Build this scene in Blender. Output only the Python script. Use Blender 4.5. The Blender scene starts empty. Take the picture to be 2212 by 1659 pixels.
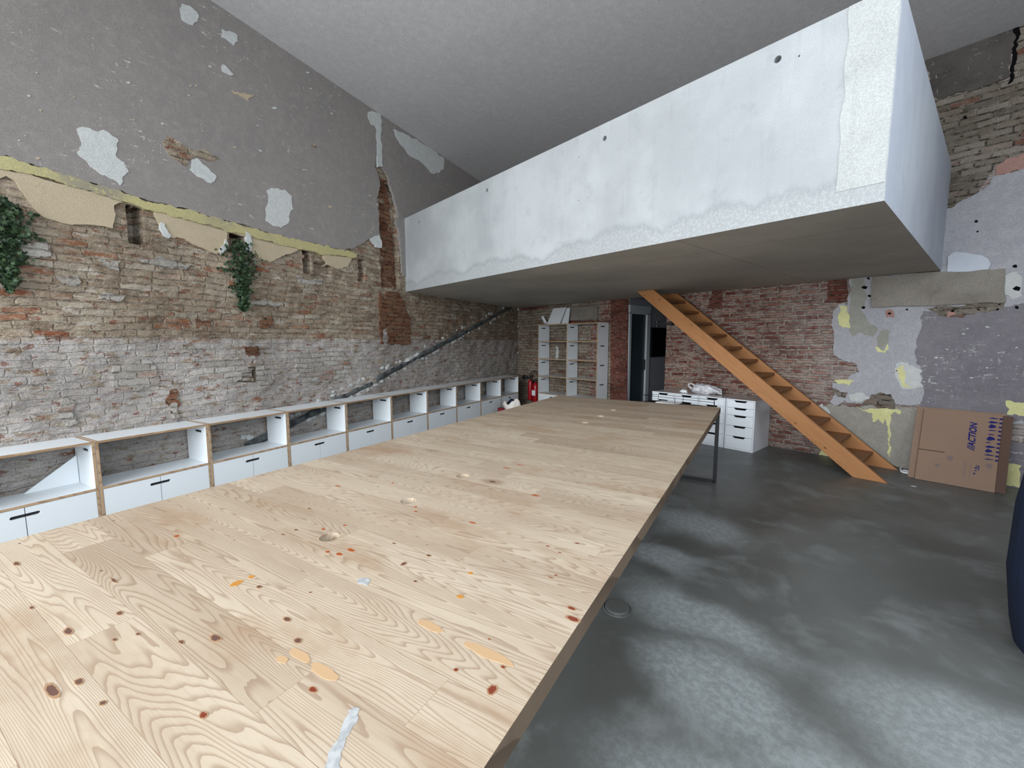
import bpy, bmesh, math, random
import numpy as np
from mathutils import Vector, Matrix, noise as mnoise
C = bpy.context.scene.collection
D = bpy.data
rnd = random.Random(7)
PI = math.pi

# ------------------------------------------------------------------ camera, light, exposure
F, EYE, CX, CY, YH = 905.0, 1.5, 1106.0, 829.5, 737.0      # focal length in px of the 2212 x 1659 frame
PITCH = math.atan((CY - YH) / F)
HEAD = math.atan((2155.0 - CX) / math.hypot(F, CY - YH))
cam = D.objects.new('camera', D.cameras.new('camera'))
C.objects.link(cam)
cam.location = (0, 0, EYE)
cam.rotation_euler = (PI / 2 - PITCH, 0, HEAD)
cam.data.sensor_width = 36.0
cam.data.lens = 36.0 * F / 2212.0
cam.data.clip_start = 0.02
sc = bpy.context.scene
sc.camera = cam
sc.cycles.max_bounces = 7; sc.cycles.diffuse_bounces = 6; sc.cycles.glossy_bounces = 3; sc.cycles.transmission_bounces = 4
sc.view_settings.view_transform = 'Standard'
sc.view_settings.look = 'None'
sc.view_settings.gamma = 1.0
sc.view_settings.use_curve_mapping = False
sc.view_settings.exposure = 0.44
w = D.worlds.new('sky'); sc.world = w; w.use_nodes = True
w.node_tree.nodes['Background'].inputs[0].default_value = (0.62, 0.76, 1.0, 1)
w.node_tree.nodes['Background'].inputs[1].default_value = 0.6
def area(name, loc, target, sx, sy, power, col, spread=180):
    l = D.lights.new(name, 'AREA'); l.shape = 'RECTANGLE'; l.size = sx; l.size_y = sy
    l.energy = power; l.color = col; l.spread = math.radians(spread)
    o = D.objects.new(name, l); C.objects.link(o); o.location = loc
    o.rotation_euler = (Vector(target) - Vector(loc)).to_track_quat('-Z', 'Y').to_euler()
    return o
# daylight entering the tall shopfront behind the camera and the high side window
area('shopfront_daylight', (-1.15, -3.12, 2.35), (-1.7, 4.0, 1.2), 5.2, 3.8, 345, (0.95, 0.98, 1.0), 146)
area('side_window_daylight', (2.36, 0.6, 3.1), (-2.0, 0.9, 1.8), 4.4, 2.2, 135, (0.88, 0.95, 1.0), 165)

# ------------------------------------------------------------------ helpers: camera rays used as a ruler on the real planes
fw = np.array([-math.sin(HEAD), math.cos(HEAD), 0]); rt = np.array([math.cos(HEAD), math.sin(HEAD), 0]); up = np.array([0, 0, 1.0])
f3 = fw * math.cos(PITCH) - up * math.sin(PITCH); u3 = fw * math.sin(PITCH) + up * math.cos(PITCH)
EYEP = np.array([0, 0, EYE])
def ray(x, y): return rt * (x - CX) / F + u3 * (CY - y) / F + f3
def onplane(x, y, P, n):
    d = ray(x, y); t = np.dot(np.array(P) - EYEP, n) / np.dot(d, n); return EYEP + d * t
def onz(x, y, z): return onplane(x, y, (0, 0, z), np.array([0, 0, 1.0]))
class Wall:                         # local frame: x along the wall, z up, -y into the room
    def __init__(s, A, d):
        s.A = np.array(A, float); s.d = np.array([d[0], d[1], 0.0]); s.d /= np.linalg.norm(s.d)
        s.out = np.cross(up, s.d); s.ang = math.atan2(s.d[1], s.d[0])
    def px(s, x, y):
        p = onplane(x, y, s.A, s.out); return (float((p - s.A) @ s.d), float(p[2]))
    def place(s, o):
        o.location = s.A; o.rotation_euler = (0, 0, s.ang); return o
YW = 6.67
BACK = Wall((0, YW, 0), (1, 0))
LEFT = Wall((-7.475, YW, 0), (-0.3512, 0.9363))

# ------------------------------------------------------------------ materials
def lin(c):
    r = []
    for v in c[:3]:
        v = v / 255.0
        r.append(v / 12.92 if v <= 0.04045 else ((v + 0.055) / 1.055) ** 2.4)
    return (r[0], r[1], r[2], 1.0)
class Mat:
    def __init__(s, name, color=(128, 128, 128), rough=0.6, spec=0.5, metal=0.0):
        s.mat_ = D.materials.new(name); s.mat_.use_nodes = True; s.t = s.mat_.node_tree
        s.b = s.t.nodes['Principled BSDF']
        s.b.inputs['Roughness'].default_value = rough
        s.b.inputs['Specular IOR Level'].default_value = spec
        s.b.inputs['Metallic'].default_value = metal
        if isinstance(color, tuple): s.b.inputs['Base Color'].default_value = lin(color)
        s._o = None
    def put(s, sock, v):
        if isinstance(v, bpy.types.NodeSocket): s.t.links.new(v, sock)
        elif isinstance(v, tuple) and len(v) == 3 and sock.type == 'RGBA': sock.default_value = lin(v)
        else: sock.default_value = v
    def nd(s, typ, ins=None, out=0, **kw):
        n = s.t.nodes.new(typ)
        for k, v in kw.items(): setattr(n, k, v)
        for k, v in (ins or {}).items(): s.put(n.inputs[k], v)
        return n.outputs[out]
    def obj(s):
        if s._o is None: s._o = s.nd('ShaderNodeTexCoord', out='Object')
        return s._o
    def sep(s, v):
        n = s.t.nodes.new('ShaderNodeSeparateXYZ'); s.put(n.inputs[0], v); return n.outputs[0], n.outputs[1], n.outputs[2]
    def comb(s, x=0.0, y=0.0, z=0.0): return s.nd('ShaderNodeCombineXYZ', {0: x, 1: y, 2: z})
    def map(s, v, loc=(0, 0, 0), scale=(1, 1, 1), rot=(0, 0, 0)):
        return s.nd('ShaderNodeMapping', {'Vector': v, 'Location': loc, 'Scale': scale, 'Rotation': rot})
    def noise(s, v, scale=5.0, detail=4.0, rough=0.5, dist=0.0, color=False):
        return s.nd('ShaderNodeTexNoise', {'Vector': v, 'Scale': scale, 'Detail': detail, 'Roughness': rough, 'Distortion': dist}, out=1 if color else 0)
    def m(s, op, a, b=0.0, c=None, clamp=False):
        ins = {0: a, 1: b}
        if c is not None: ins[2] = c
        return s.nd('ShaderNodeMath', ins, operation=op, use_clamp=clamp)
    def vm(s, op, a, b): return s.nd('ShaderNodeVectorMath', {0: a, 1: b}, operation=op)
    def mix(s, f, a, b, blend='MIX'):
        n = s.t.nodes.new('ShaderNodeMix'); n.data_type = 'RGBA'; n.blend_type = blend
        s.put(n.inputs[0], f); s.put(n.inputs[6], a); s.put(n.inputs[7], b); return n.outputs[2]
    def ramp(s, f, stops, interp='LINEAR'):
        n = s.t.nodes.new('ShaderNodeValToRGB'); s.put(n.inputs[0], f); r = n.color_ramp; r.interpolation = interp
        while len(r.elements) < len(stops): r.elements.new(0.5)
        for e, (p, c) in zip(r.elements, stops):
            e.position = p; e.color = lin(c) if isinstance(c, tuple) else (c, c, c, 1)
        return n.outputs[0]
    def mr(s, v, a, b, c=0.0, d=1.0, smooth=True):
        return s.nd('ShaderNodeMapRange', {0: v, 1: a, 2: b, 3: c, 4: d}, interpolation_type='SMOOTHSTEP' if smooth else 'LINEAR')
    def warp(s, v, scale, amp, detail=3.0):
        n = s.vm('SUBTRACT', s.noise(v, scale, detail, color=True), (0.5, 0.5, 0.5))
        return s.vm('ADD', v, s.vm('MULTIPLY', n, (amp, amp, amp)))
    def bump(s, h, strength=0.5, dist=0.01, normal=None):
        ins = {'Height': h, 'Strength': strength, 'Distance': dist}
        if normal is not None: ins['Normal'] = normal
        return s.nd('ShaderNodeBump', ins)
    def out(s, color=None, normal=None, rough=None):
        if color is not None: s.put(s.b.inputs['Base Color'], color)
        if normal is not None: s.put(s.b.inputs['Normal'], normal)
        if rough is not None: s.put(s.b.inputs['Roughness'], rough)
        return s.mat_

def plaster_mat(name, base, vary, scratch=None, rough=0.9, amt=0.3, sc_thr=0.62, bump=0.25):
    M = Mat(name, rough=rough, spec=0.2); o = M.obj()
    n1 = M.noise(o, 1.3, 6, 0.6); n2 = M.noise(o, 14, 5, 0.65); n3 = M.noise(o, 120, 2, 0.6)
    f = M.m('MULTIPLY', M.mr(n1, 0.35, 0.68), amt * 2)
    col = M.mix(f, base, vary)
    col = M.mix(M.m('MULTIPLY', M.mr(n2, 0.4, 0.75), 0.35), col, tuple(min(255, int(c * 1.16)) for c in vary))
    col = M.mix(0.22, col, M.ramp(n3, [(0.3, tuple(int(c * 0.6) for c in base)), (0.7, tuple(min(255, int(c * 1.35)) for c in base))]))
    h = M.m('ADD', n2, M.m('MULTIPLY', n3, 0.3))
    if scratch:
        g = M.noise(M.map(o, scale=(9, 9, 34), rot=(0, 0.6, 0)), 1.0, 5, 0.75)
        g2 = M.noise(M.map(o, scale=(30, 9, 8), rot=(0, 0.5, 0)), 1.0, 4, 0.8)
        reg = M.mr(M.noise(o, 1.7, 2), 0.45, 0.62)
        mk = M.m('MULTIPLY', M.m('MAXIMUM', M.mr(g, sc_thr, sc_thr + 0.05), M.mr(g2, sc_thr + .02, sc_thr + 0.07)), M.m('ADD', M.m('MULTIPLY', reg, 0.75), 0.12))
        col = M.mix(mk, col, scratch)
    return M.out(col, M.bump(h, bump, 0.01))

def brick_mat(name, palette, mortar, dark, wash=None, bw=0.23, bh=0.066, msize=0.009, warp=0.02, smear=0.45,
              red=None, wash_z=None, wash_amt=0.6, wash2=None, dist=0.018, wash_x=None, crack=0.85, relief=0.9, fleck=None):
    """weathered brick wall in the wall's own frame (x along, z up)"""
    M = Mat(name, rough=0.92, spec=0.15); o = M.obj()
    x, y, z = M.sep(o)
    v = M.comb(M.m('ADD', x, M.m('MULTIPLY', y, 0.8)), z, 0.0)
    v0 = M.warp(v, 2.2, warp * 2.0, 2)
    v1 = M.warp(v0, 17, warp * 0.75, 3)
    v2 = M.vm('ADD', v1, M.comb(M.m('MULTIPLY', M.noise(M.comb(0.0, M.m('FLOOR', M.m('DIVIDE', z, bh)), 0.0), 3.1, 0), 0.4), 0.0, 0.0))
    bt = M.t.nodes.new('ShaderNodeTexBrick'); bt.offset = 0.5; bt.squash = 1.0
    for k, vv in {'Vector': v2, 'Color1': (0, 0, 0), 'Color2': (255, 255, 255), 'Mortar': (128, 128, 128), 'Scale': 1.0, 'Mortar Size': msize,
                  'Mortar Smooth': 0.6, 'Bias': 0.0, 'Brick Width': bw, 'Row Height': bh}.items(): M.put(bt.inputs[k], vv)
    r, fac = bt.outputs[0], bt.outputs[1]
    col = M.ramp(r, palette)
    nA = M.noise(M.map(o, scale=(5, 5, 14)), 1.0, 5, 0.65); nB = M.noise(M.map(o, scale=(16, 16, 40)), 1.0, 4, 0.7); nC = M.noise(o, 1.1, 3, 0.5); nF = M.noise(o, 90, 3, 0.6)
    if red:
        rm = M.m('MULTIPLY', M.mr(M.noise(M.map(o, scale=(2.2, 2.2, 4.5)), 1.0, 4, 0.6), 0.60, 0.68), 0.7)
        col = M.mix(rm, col, red)
    sm = M.m('MULTIPLY', M.mr(nA, 0.42, 0.62), smear)
    col = M.mix(sm, col, mortar)
    mcol = M.mix(M.mr(nB, 0.42, 0.58), mortar, dark)
    col = M.mix(M.m('MULTIPLY', fac, crack), col, mcol)
    col = M.mix(M.m('MULTIPLY', M.mr(nB, 0.57, 0.68), 0.55), col, dark)
    col = M.mix(M.m('MULTIPLY', M.mr(nB, 0.40, 0.30), 0.35), col, tuple(min(255, int(c * 1.15)) for c in mortar))
    hgt = M.m('SUBTRACT', M.m('MULTIPLY', M.mr(M.noise(M.map(o, scale=(7, 7, 20)), 1.0, 5, 0.7), 0.2, 0.8), 0.9), M.m('MULTIPLY', fac, 0.8))
    if wash:
        wm = None
        if wash_z:
            zz = M.m('ADD', z, M.m('MULTIPLY', M.m('SUBTRACT', M.noise(o, 9, 4, 0.7), 0.5), 0.16))
            wm = M.mr(zz, wash_z + 0.03, wash_z - 0.03)
        if wash_x:
            xx = M.m('ADD', x, M.m('MULTIPLY', M.m('SUBTRACT', M.noise(o, 2.5, 4, 0.6), 0.5), 1.6))
            wx = M.mr(xx, wash_x[0], wash_x[1]); wm = wx if wm is None else M.m('MAXIMUM', wm, wx)
        wn = M.m('MULTIPLY', M.mr(M.noise(M.map(o, scale=(7, 7, 17)), 1.0, 5, 0.7), 0.63, 0.50), wash_amt)
        col = M.mix(M.m('MULTIPLY', wn, wm), col, wash)
    if fleck:
        fm = M.m('MULTIPLY', M.mr(M.noise(M.map(M.warp(o, 20, 0.03, 3), loc=(3, 1, 9), scale=(8, 8, 19)), 1.0, 3, 0.55), 0.61, 0.65), 0.75)
        col = M.mix(fm, col, M.mix(M.mr(nC, 0.4, 0.6), fleck, (118, 70, 56)))
        mm = M.noise(M.map(o, loc=(1, 8, 2), scale=(22, 22, 34)), 1.0, 5, 0.75)
        col = M.mix(M.m('MULTIPLY', M.mr(mm, 0.52, 0.66), 0.5), col, (196, 188, 174))
        col = M.mix(M.m('MULTIPLY', M.mr(mm, 0.44, 0.34), 0.4), col, (104, 86, 70))
    if wash2:
        col = M.mix(M.m('MULTIPLY', M.mr(M.noise(M.map(o, loc=(7, 2, 1), scale=(3, 3, 9)), 1.0, 4, 0.6), 0.60, 0.66), 0.8), col, wash2)
    col = M.mix(0.35, col, M.mix(1.0, col, M.ramp(nF, [(0.3, (70, 70, 70)), (0.7, (255, 255, 255))]), 'MULTIPLY'))
    col = M.mix(0.5, col, M.mix(1.0, col, M.ramp(nC, [(0.3, (150, 145, 140)), (0.65, (255, 255, 255))]), 'MULTIPLY'))
    return M.out(col, M.bump(M.m('ADD', hgt, M.m('MULTIPLY', nF, 0.25)), relief, dist))

def concrete_mat(name, base, light, dark, rough=0.75, band=None, fine=0.3, joints=None):
    M = Mat(name, rough=rough, spec=0.3); o = M.obj()
    n1 = M.noise(o, 0.9, 6, 0.6); n2 = M.noise(o, 6, 6, 0.7); n3 = M.noise(o, 160, 3, 0.6)
    col = M.mix(M.mr(n1, 0.36, 0.66), base, light)
    col = M.mix(M.m('MULTIPLY', M.mr(n2, 0.52, 0.78), 0.45), col, dark)
    x, y, z = M.sep(o)
    streak = M.noise(M.map(o, scale=(16, 16, 1.1)), 1.0, 3, 0.6)
    col = M.mix(M.m('MULTIPLY', M.mr(streak, 0.55, 0.75), 0.22), col, dark)
    h = M.m('ADD', M.m('MULTIPLY', n3, 0.25), M.m('MULTIPLY', n2, 0.4))
    if band:      # honeycombed pour line along the bottom
        edge = M.m('ADD', z, M.m('MULTIPLY', M.m('SUBTRACT', M.noise(M.comb(x, 0.0, 0.0), 0.9, 6, 0.65), 0.5), 0.75))
        low = M.mr(edge, band + 0.02, band - 0.02)
        peb = M.noise(o, 48, 5, 0.8)
        low2 = M.m('MULTIPLY', low, M.mr(peb, 0.42, 0.60))
        line = M.m('SUBTRACT', 1.0, M.mr(M.m('ABSOLUTE', M.m('SUBTRACT', edge, band)), 0.0, 0.05))
        col = M.mix(M.m('MULTIPLY', low, 0.5), col, light)
        col = M.mix(M.m('MULTIPLY', low2, 0.33), col, (128, 130, 128))
        col = M.mix(M.m('MULTIPLY', line, 0.28), col, (125, 132, 135))
        h = M.m('SUBTRACT', h, M.m('MULTIPLY', low2, 1.3))
    if joints:    # shutter board joints
        jx = M.m('ABSOLUTE', M.m('SUBTRACT', M.m('FRACT', M.m('DIVIDE', x, joints[0])), 0.5))
        jy = M.m('ABSOLUTE', M.m('SUBTRACT', M.m('FRACT', M.m('DIVIDE', y, joints[1])), 0.5))
        j = M.m('MAXIMUM', M.mr(jx, 0.012 / joints[0], 0.0), M.mr(jy, 0.012 / joints[1], 0.0))
        col = M.mix(M.m('MULTIPLY', j, 0.55), col, dark)
        h = M.m('ADD', h, M.m('MULTIPLY', j, 1.0))
    col = M.mix(fine, col, M.mix(1.0, col, M.ramp(n3, [(0.3, (150, 150, 150)), (0.7, (255, 255, 255))]), 'MULTIPLY'))
    return M.out(col, M.bump(h, 0.35, 0.008))

def wood_mat(name, light, dark, deep, knot, axis='x', stave=None, ring=11.0, rough=0.5, knot_scale=3.2, tint=None, lines=0.8, gate=0.45, stretch=6.5, dotg=0.22, dotr=0.06):
    """softwood: growth rings cut flat (cathedrals), knots, staves"""
    M = Mat(name, rough=rough, spec=0.35); o = M.obj(); x, y, z = M.sep(o)
    u, v, t = {'x': (x, y, z), 'y': (y, x, z), 'z': (z, x, y), 'xz': (x, z, y)}[axis]
    if stave:
        row = M.m('FLOOR', M.m('DIVIDE', v, stave[1]))
        ro = M.nd('ShaderNodeTexWhiteNoise', {'W': row}, out='Value', noise_dimensions='1D')
        uu = M.m('ADD', M.m('DIVIDE', u, stave[0]), M.m('MULTIPLY', ro, 7.0))
        colm = M.m('FLOOR', uu)
        idc = M.nd('ShaderNodeTexWhiteNoise', {'Vector': M.comb(row, colm, 0.0)}, out='Color', noise_dimensions='3D')
        ir, ig, ib = M.sep(idc)
        joint = M.m('MAXIMUM',
                    M.mr(M.m('ABSOLUTE', M.m('SUBTRACT', M.m('FRACT', M.m('DIVIDE', v, stave[1])), 0.5)), 0.5 - 0.0011 / stave[1], 0.5, smooth=False),
                    M.m('MULTIPLY', M.mr(M.m('ABSOLUTE', M.m('SUBTRACT', M.m('FRACT', uu), 0.5)), 0.5 - 0.0012 / stave[0], 0.5, smooth=False), 0.8))
    else:
        ir = ig = ib = 0.37; joint = None
    off = M.m('MULTIPLY', ir, 31.0) if stave else 3.0
    kv = M.comb(M.m('MULTIPLY', u, 0.62), M.m('MULTIPLY', v, 1.25), off)
    kv = M.warp(kv, 6.0, 0.05, 2)
    vn = M.t.nodes.new('ShaderNodeTexVoronoi'); vn.voronoi_dimensions = '3D'; M.put(vn.inputs['Vector'], kv); M.put(vn.inputs['Scale'], knot_scale); M.put(vn.inputs['Randomness'], 1.0)
    kd = vn.outputs['Distance']; kr = M.sep(vn.outputs['Color'])[0]
    on = M.mr(kr, gate, gate - 0.02)
    infl = M.m('MULTIPLY', M.m('POWER', M.mr(kd, 0.42, 0.03), 2.0), on)
    gv = M.comb(M.m('MULTIPLY', u, 0.7), M.m('MULTIPLY', v, stretch), M.m('ADD', off, t))
    g = M.noise(gv, 1.0, 1.6, 0.35)
    g = M.m('ADD', g, M.m('MULTIPLY', infl, 0.14))
    g = M.m('ADD', g, M.m('MULTIPLY', M.noise(M.comb(M.m('MULTIPLY', u, 9.0), M.m('MULTIPLY', v, 60.0), off), 1.0, 2), 0.012))
    rr = M.m('FRACT', M.m('MULTIPLY', g, ring))
    late = M.m('MULTIPLY', M.m('POWER', M.mr(rr, 0.35, 0.95), 1.7), M.mr(rr, 1.0, 0.96))
    fine = M.noise(M.comb(M.m('MULTIPLY', u, 12.0), M.m('MULTIPLY', v, 420.0), off), 1.0, 3, 0.6)
    broad = M.noise(M.comb(M.m('MULTIPLY', u, 1.0), M.m('MULTIPLY', v, 5.0), off), 1.0, 4, 0.6)
    col = M.mix(M.mr(broad, 0.35, 0.72), light, M.mix(0.38, light, dark))
    col = M.mix(M.m('MULTIPLY', late, lines), col, dark)
    col = M.mix(M.m('MULTIPLY', M.mr(fine, 0.45, 0.8), 0.22), col, dark)
    if stave:
        col = M.mix(0.42, col, M.mix(1.0, col, M.ramp(ig, [(0.0, (205, 193, 180)), (0.45, (240, 235, 228)), (1.0, (255, 255, 252))]), 'MULTIPLY'))
    if tint:
        tn = M.noise(M.comb(M.m('MULTIPLY', x, 1.2), M.m('MULTIPLY', y, 2.2), z), 1.4, 5, 0.65)
        col = M.mix(M.m('MULTIPLY', M.mr(tn, 0.50, 0.72), tint[1]), col, tint[0])
    halo = M.m('MULTIPLY', M.m('MULTIPLY', M.mr(kd, 0.16, 0.05), on), 0.55)
    col = M.mix(halo, col, deep)
    kn = M.m('MULTIPLY', M.mr(kd, 0.040, 0.028), on)
    col = M.mix(M.m('MULTIPLY', kn, 0.9), col, knot)
    v3 = M.t.nodes.new('ShaderNodeTexVoronoi'); M.put(v3.inputs['Vector'], M.comb(M.m('MULTIPLY', u, 0.7), M.m('MULTIPLY', v, 1.4), off)); M.put(v3.inputs['Scale'], 9.0)
    dots = M.m('MULTIPLY', M.mr(v3.outputs['Distance'], dotr, dotr * 0.6), M.mr(M.sep(v3.outputs['Color'])[1], dotg, dotg - 0.02))
    col = M.mix(M.m('MULTIPLY', dots, 0.7), col, knot)
    h = M.m('SUBTRACT', 0.5, M.m('MULTIPLY', late, 0.35))
    if joint is not None:
        col = M.mix(M.m('MULTIPLY', joint, 0.5), col, deep)
        h = M.m('SUBTRACT', h, joint)
    return M.out(col, M.bump(h, 0.25, 0.0012))

mat = {}
mat['table'] = wood_mat('pine_board', (184, 171, 153), (132, 108, 87), (120, 88, 64), (88, 60, 48), 'x', stave=(1.15, 0.125), ring=56, rough=0.5,
                        tint=((142, 112, 84), 0.6), knot_scale=2.6, lines=0.56, gate=0.3, stretch=8.5)
mat['table_edge'] = wood_mat('pine_edge_shaded', (104, 88, 72), (72, 58, 46), (66, 50, 40), (60, 40, 30), 'y', ring=16, rough=0.7, gate=0.1)  # edge faces darkened in colour for the shade on them
mat['stair'] = wood_mat('stair_spruce', (170, 122, 76), (146, 98, 56), (124, 78, 42), (50, 28, 16), 'x', ring=14, rough=0.5, knot_scale=2.4, lines=0.55, gate=0.5, stretch=4)
mat['stair_tread'] = wood_mat('stair_tread_spruce', (136, 92, 56), (114, 72, 42), (100, 62, 34), (60, 34, 20), 'y', ring=14, rough=0.55, lines=0.5, gate=0.2)
mat['ply'] = wood_mat('plywood_edge', (176, 148, 118), (140, 112, 84), (120, 92, 66), (110, 84, 60), 'x', ring=30, rough=0.6, gate=0.0)
M = Mat('white_laminate', rough=0.38, spec=0.45); o = M.obj()
mat['white'] = M.out(M.mix(M.noise(o, 3, 3), (214, 220, 224), (224, 229, 232)), M.bump(M.noise(o, 300, 2), 0.04, 0.001))
M = Mat('grey_white_laminate', rough=0.45, spec=0.4); o = M.obj()
mat['white_dim'] = M.out(M.mix(M.noise(o, 3, 3), (200, 204, 207), (212, 216, 218)))
M = Mat('lacquer', rough=0.28, spec=0.5); o = M.obj()
mat['lacquer'] = M.out(M.mix(M.noise(o, 5, 3), (226, 231, 238), (232, 237, 242)))
mat['lacquer_top'] = Mat('lacquer_top', (188, 184, 182), rough=0.18, spec=0.6).mat_  # top greyed to hold the brick wall's reflection in its colour
mat['dark'] = Mat('anthracite_and_slot_shade', (22, 23, 26), rough=0.6).mat_  # plastic parts, plus the shade painted in cabinet slots and door gaps
mat['cavity_shade'] = Mat('hollow_shade', (10, 10, 12), rough=0.9, spec=0.1).mat_  # near-black, standing in for the shade inside notches and holes
M = Mat('black_steel', rough=0.42, spec=0.5, metal=0.3); o = M.obj()
mat['steel'] = M.out(M.mix(M.noise(o, 20, 4), (16, 18, 20), (34, 36, 40)))
mat['red'] = Mat('extinguisher_red', (158, 22, 32), rough=0.3).mat_

M = Mat('navy_cloth', rough=0.9, spec=0.2); o = M.obj()
mat['navy'] = M.out(M.mix(M.noise(o, 12, 4), (20, 28, 46), (30, 40, 62)), M.bump(M.noise(o, 400, 2), 0.3, 0.002))
M = Mat('cardboard', rough=0.85, spec=0.15); o = M.obj()
cc = M.mix(M.noise(o, 2.5, 4), (124, 102, 88), (136, 114, 98)); cc = M.mix(M.m('MULTIPLY', M.mr(M.noise(M.map(o, scale=(200, 200, 2)), 1.0, 1), 0.4, 0.7), 0.18), cc, (118, 96, 82))
mat['card'] = M.out(cc, M.bump(M.noise(o, 60, 3), 0.12, 0.002))
mat['card_dark'] = Mat('cardboard_edge', (88, 70, 62), rough=0.9, spec=0.1).mat_
mat['ink'] = Mat('blue_print_ink', (32, 34, 92), rough=0.8, spec=0.1).mat_
mat['ink_faint'] = Mat('faded_print_ink', (112, 98, 96), rough=0.85, spec=0.1).mat_
M = Mat('thin_plastic_film', (226, 226, 232), rough=0.3, spec=0.5); o = M.obj()
M.b.inputs['Transmission Weight'].default_value = 0.25
mat['film'] = M.out(M.mix(M.mr(M.noise(o, 14, 4), 0.4, 0.6), (205, 203, 210), (240, 240, 244)), M.bump(M.noise(o, 30, 4, 0.6), 0.6, 0.01))
M = Mat('canvas', rough=0.9, spec=0.1); o = M.obj()
mat['canvas'] = M.out(M.mix(M.noise(o, 6, 3), (216, 208, 200), (236, 230, 224)), M.bump(M.noise(o, 25, 4), 0.6, 0.01))
mat['red_cloth'] = Mat('dark_red_cloth', (120, 20, 34), rough=0.9).mat_
M = Mat('ivy_leaf', rough=0.55, spec=0.35); o = M.obj()
mat['ivy'] = M.out(M.mix(M.mr(M.noise(o, 30, 3), 0.35, 0.65), (20, 38, 22), (52, 74, 44)))
mat['stem'] = Mat('ivy_stem', (58, 46, 34), rough=0.9).mat_
M = Mat('old_pipe', rough=0.7, spec=0.3); o = M.obj()
mat['pipe'] = M.out(M.mix(M.mr(M.noise(o, 9, 5, 0.7), 0.35, 0.65), (44, 47, 50), (92, 96, 96)), M.bump(M.noise(o, 25, 4), 0.5, 0.01))
mat['orange'] = Mat('resin_orange', (152, 74, 32), rough=0.3, spec=0.5).mat_
mat['amber'] = Mat('resin_amber', (176, 122, 54), rough=0.35, spec=0.5).mat_
mat['knotred'] = Mat('knot_red_brown', (112, 50, 32), rough=0.4, spec=0.5).mat_
mat['knotdark'] = Mat('knot_dark', (92, 66, 56), rough=0.5, spec=0.4).mat_
mat['knotring'] = Mat('knot_halo', (148, 118, 90), rough=0.5, spec=0.3).mat_
mat['tanspot'] = Mat('pitch_pocket_tan', (176, 146, 112), rough=0.5, spec=0.3).mat_
M = Mat('pale_ghost_smear', rough=0.6, spec=0.3); o = M.obj()
mat['ghost'] = M.out(M.mix(M.mr(M.noise(o, 60, 4), 0.4, 0.6), (168, 170, 170), (148, 150, 152)))  # pale ghost marks on the top, not real paint

# walls
mat['brick_left'] = brick_mat('old_tan_brick', [(0.0, (126, 106, 88)), (0.25, (148, 132, 112)), (0.45, (166, 150, 130)), (0.62, (142, 122, 102)), (0.84, (184, 174, 158)), (0.93, (150, 108, 82)), (1.0, (134, 82, 60))],
                              (168, 156, 138), (84, 72, 62), bw=0.21, bh=0.059, msize=0.008, warp=0.032, wash=(184, 178, 174), wash_z=1.52, wash_amt=0.95, red=(146, 104, 80), smear=0.75, wash2=(196, 188, 176), crack=0.6, relief=0.7, fleck=(142, 88, 66))
mat['brick_back'] = brick_mat('red_brick_thin_courses', [(0.0, (110, 58, 50)), (0.35, (130, 72, 61)), (0.6, (118, 66, 58)), (0.85, (158, 106, 88)), (1.0, (170, 144, 128))],
                              (186, 175, 164), (122, 106, 96), wash=(192, 187, 184), wash_x=(-2.5, 0.0), wash_amt=0.7, bw=0.24, bh=0.066, msize=0.019, warp=0.012, smear=0.6)
mat['brick_pillar'] = brick_mat('dark_red_brick', [(0.0, (98, 56, 48)), (0.4, (116, 66, 56)), (0.7, (126, 74, 62)), (1.0, (108, 68, 60))],
                                (160, 140, 126), (70, 50, 42), bw=0.22, bh=0.065, msize=0.009, warp=0.008, smear=0.12)
mat['brick_shelf'] = brick_mat('mortar_smeared_brick', [(0.0, (126, 104, 88)), (0.5, (150, 138, 122)), (0.8, (166, 156, 140)), (1.0, (122, 76, 60))],
                               (168, 158, 144), (74, 60, 50), bw=0.22, bh=0.063, warp=0.02, smear=0.8)
mat['brick_grey'] = brick_mat('grey_weathered_brick', [(0.0, (104, 96, 86)), (0.4, (134, 124, 112)), (0.8, (150, 142, 132)), (1.0, (120, 78, 62))],
                              (158, 150, 140), (56, 50, 44), bw=0.23, bh=0.066, warp=0.012, smear=0.35)
mat['brick_red'] = brick_mat('orange_red_brick', [(0.0, (106, 66, 50)), (0.4, (132, 88, 66)), (0.8, (146, 104, 80)), (1.0, (134, 104, 82))],
                             (148, 128, 108), (62, 44, 34), bw=0.21, bh=0.06, warp=0.02, smear=0.25)
mat['brick_white'] = brick_mat('chalky_whitewashed_brick', [(0.0, (160, 152, 142)), (0.5, (184, 178, 170)), (0.85, (192, 188, 182)), (1.0, (150, 112, 92))],
                               (186, 181, 174), (110, 98, 88), bw=0.21, bh=0.059, msize=0.008, warp=0.032, smear=0.6, crack=0.6, relief=0.8)
mat['pl_grey'] = plaster_mat('taupe_grey_plaster', (122, 118, 115), (132, 127, 123), scratch=(206, 200, 188))
mat['pl_cream'] = plaster_mat('cream_render', (168, 155, 132), (154, 140, 118), amt=0.35, bump=0.15)
mat['pl_yellow'] = plaster_mat('yellow_paint', (168, 160, 112), (150, 144, 112), scratch=(130, 124, 112), sc_thr=0.46)
mat['pl_white'] = plaster_mat('pale_filler', (170, 173, 172), (180, 181, 178), bump=0.3)
mat['pl_light'] = plaster_mat('pale_lilac_plaster', (146, 146, 151), (157, 157, 160), bump=0.3)
mat['pl_purple'] = plaster_mat('mauve_grey_plaster', (103, 100, 106), (120, 117, 122), scratch=(198, 196, 200), amt=0.45, sc_thr=0.60)
mat['pl_beige'] = plaster_mat('beige_cement_dado', (132, 129, 122), (144, 141, 134), bump=0.3)
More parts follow.
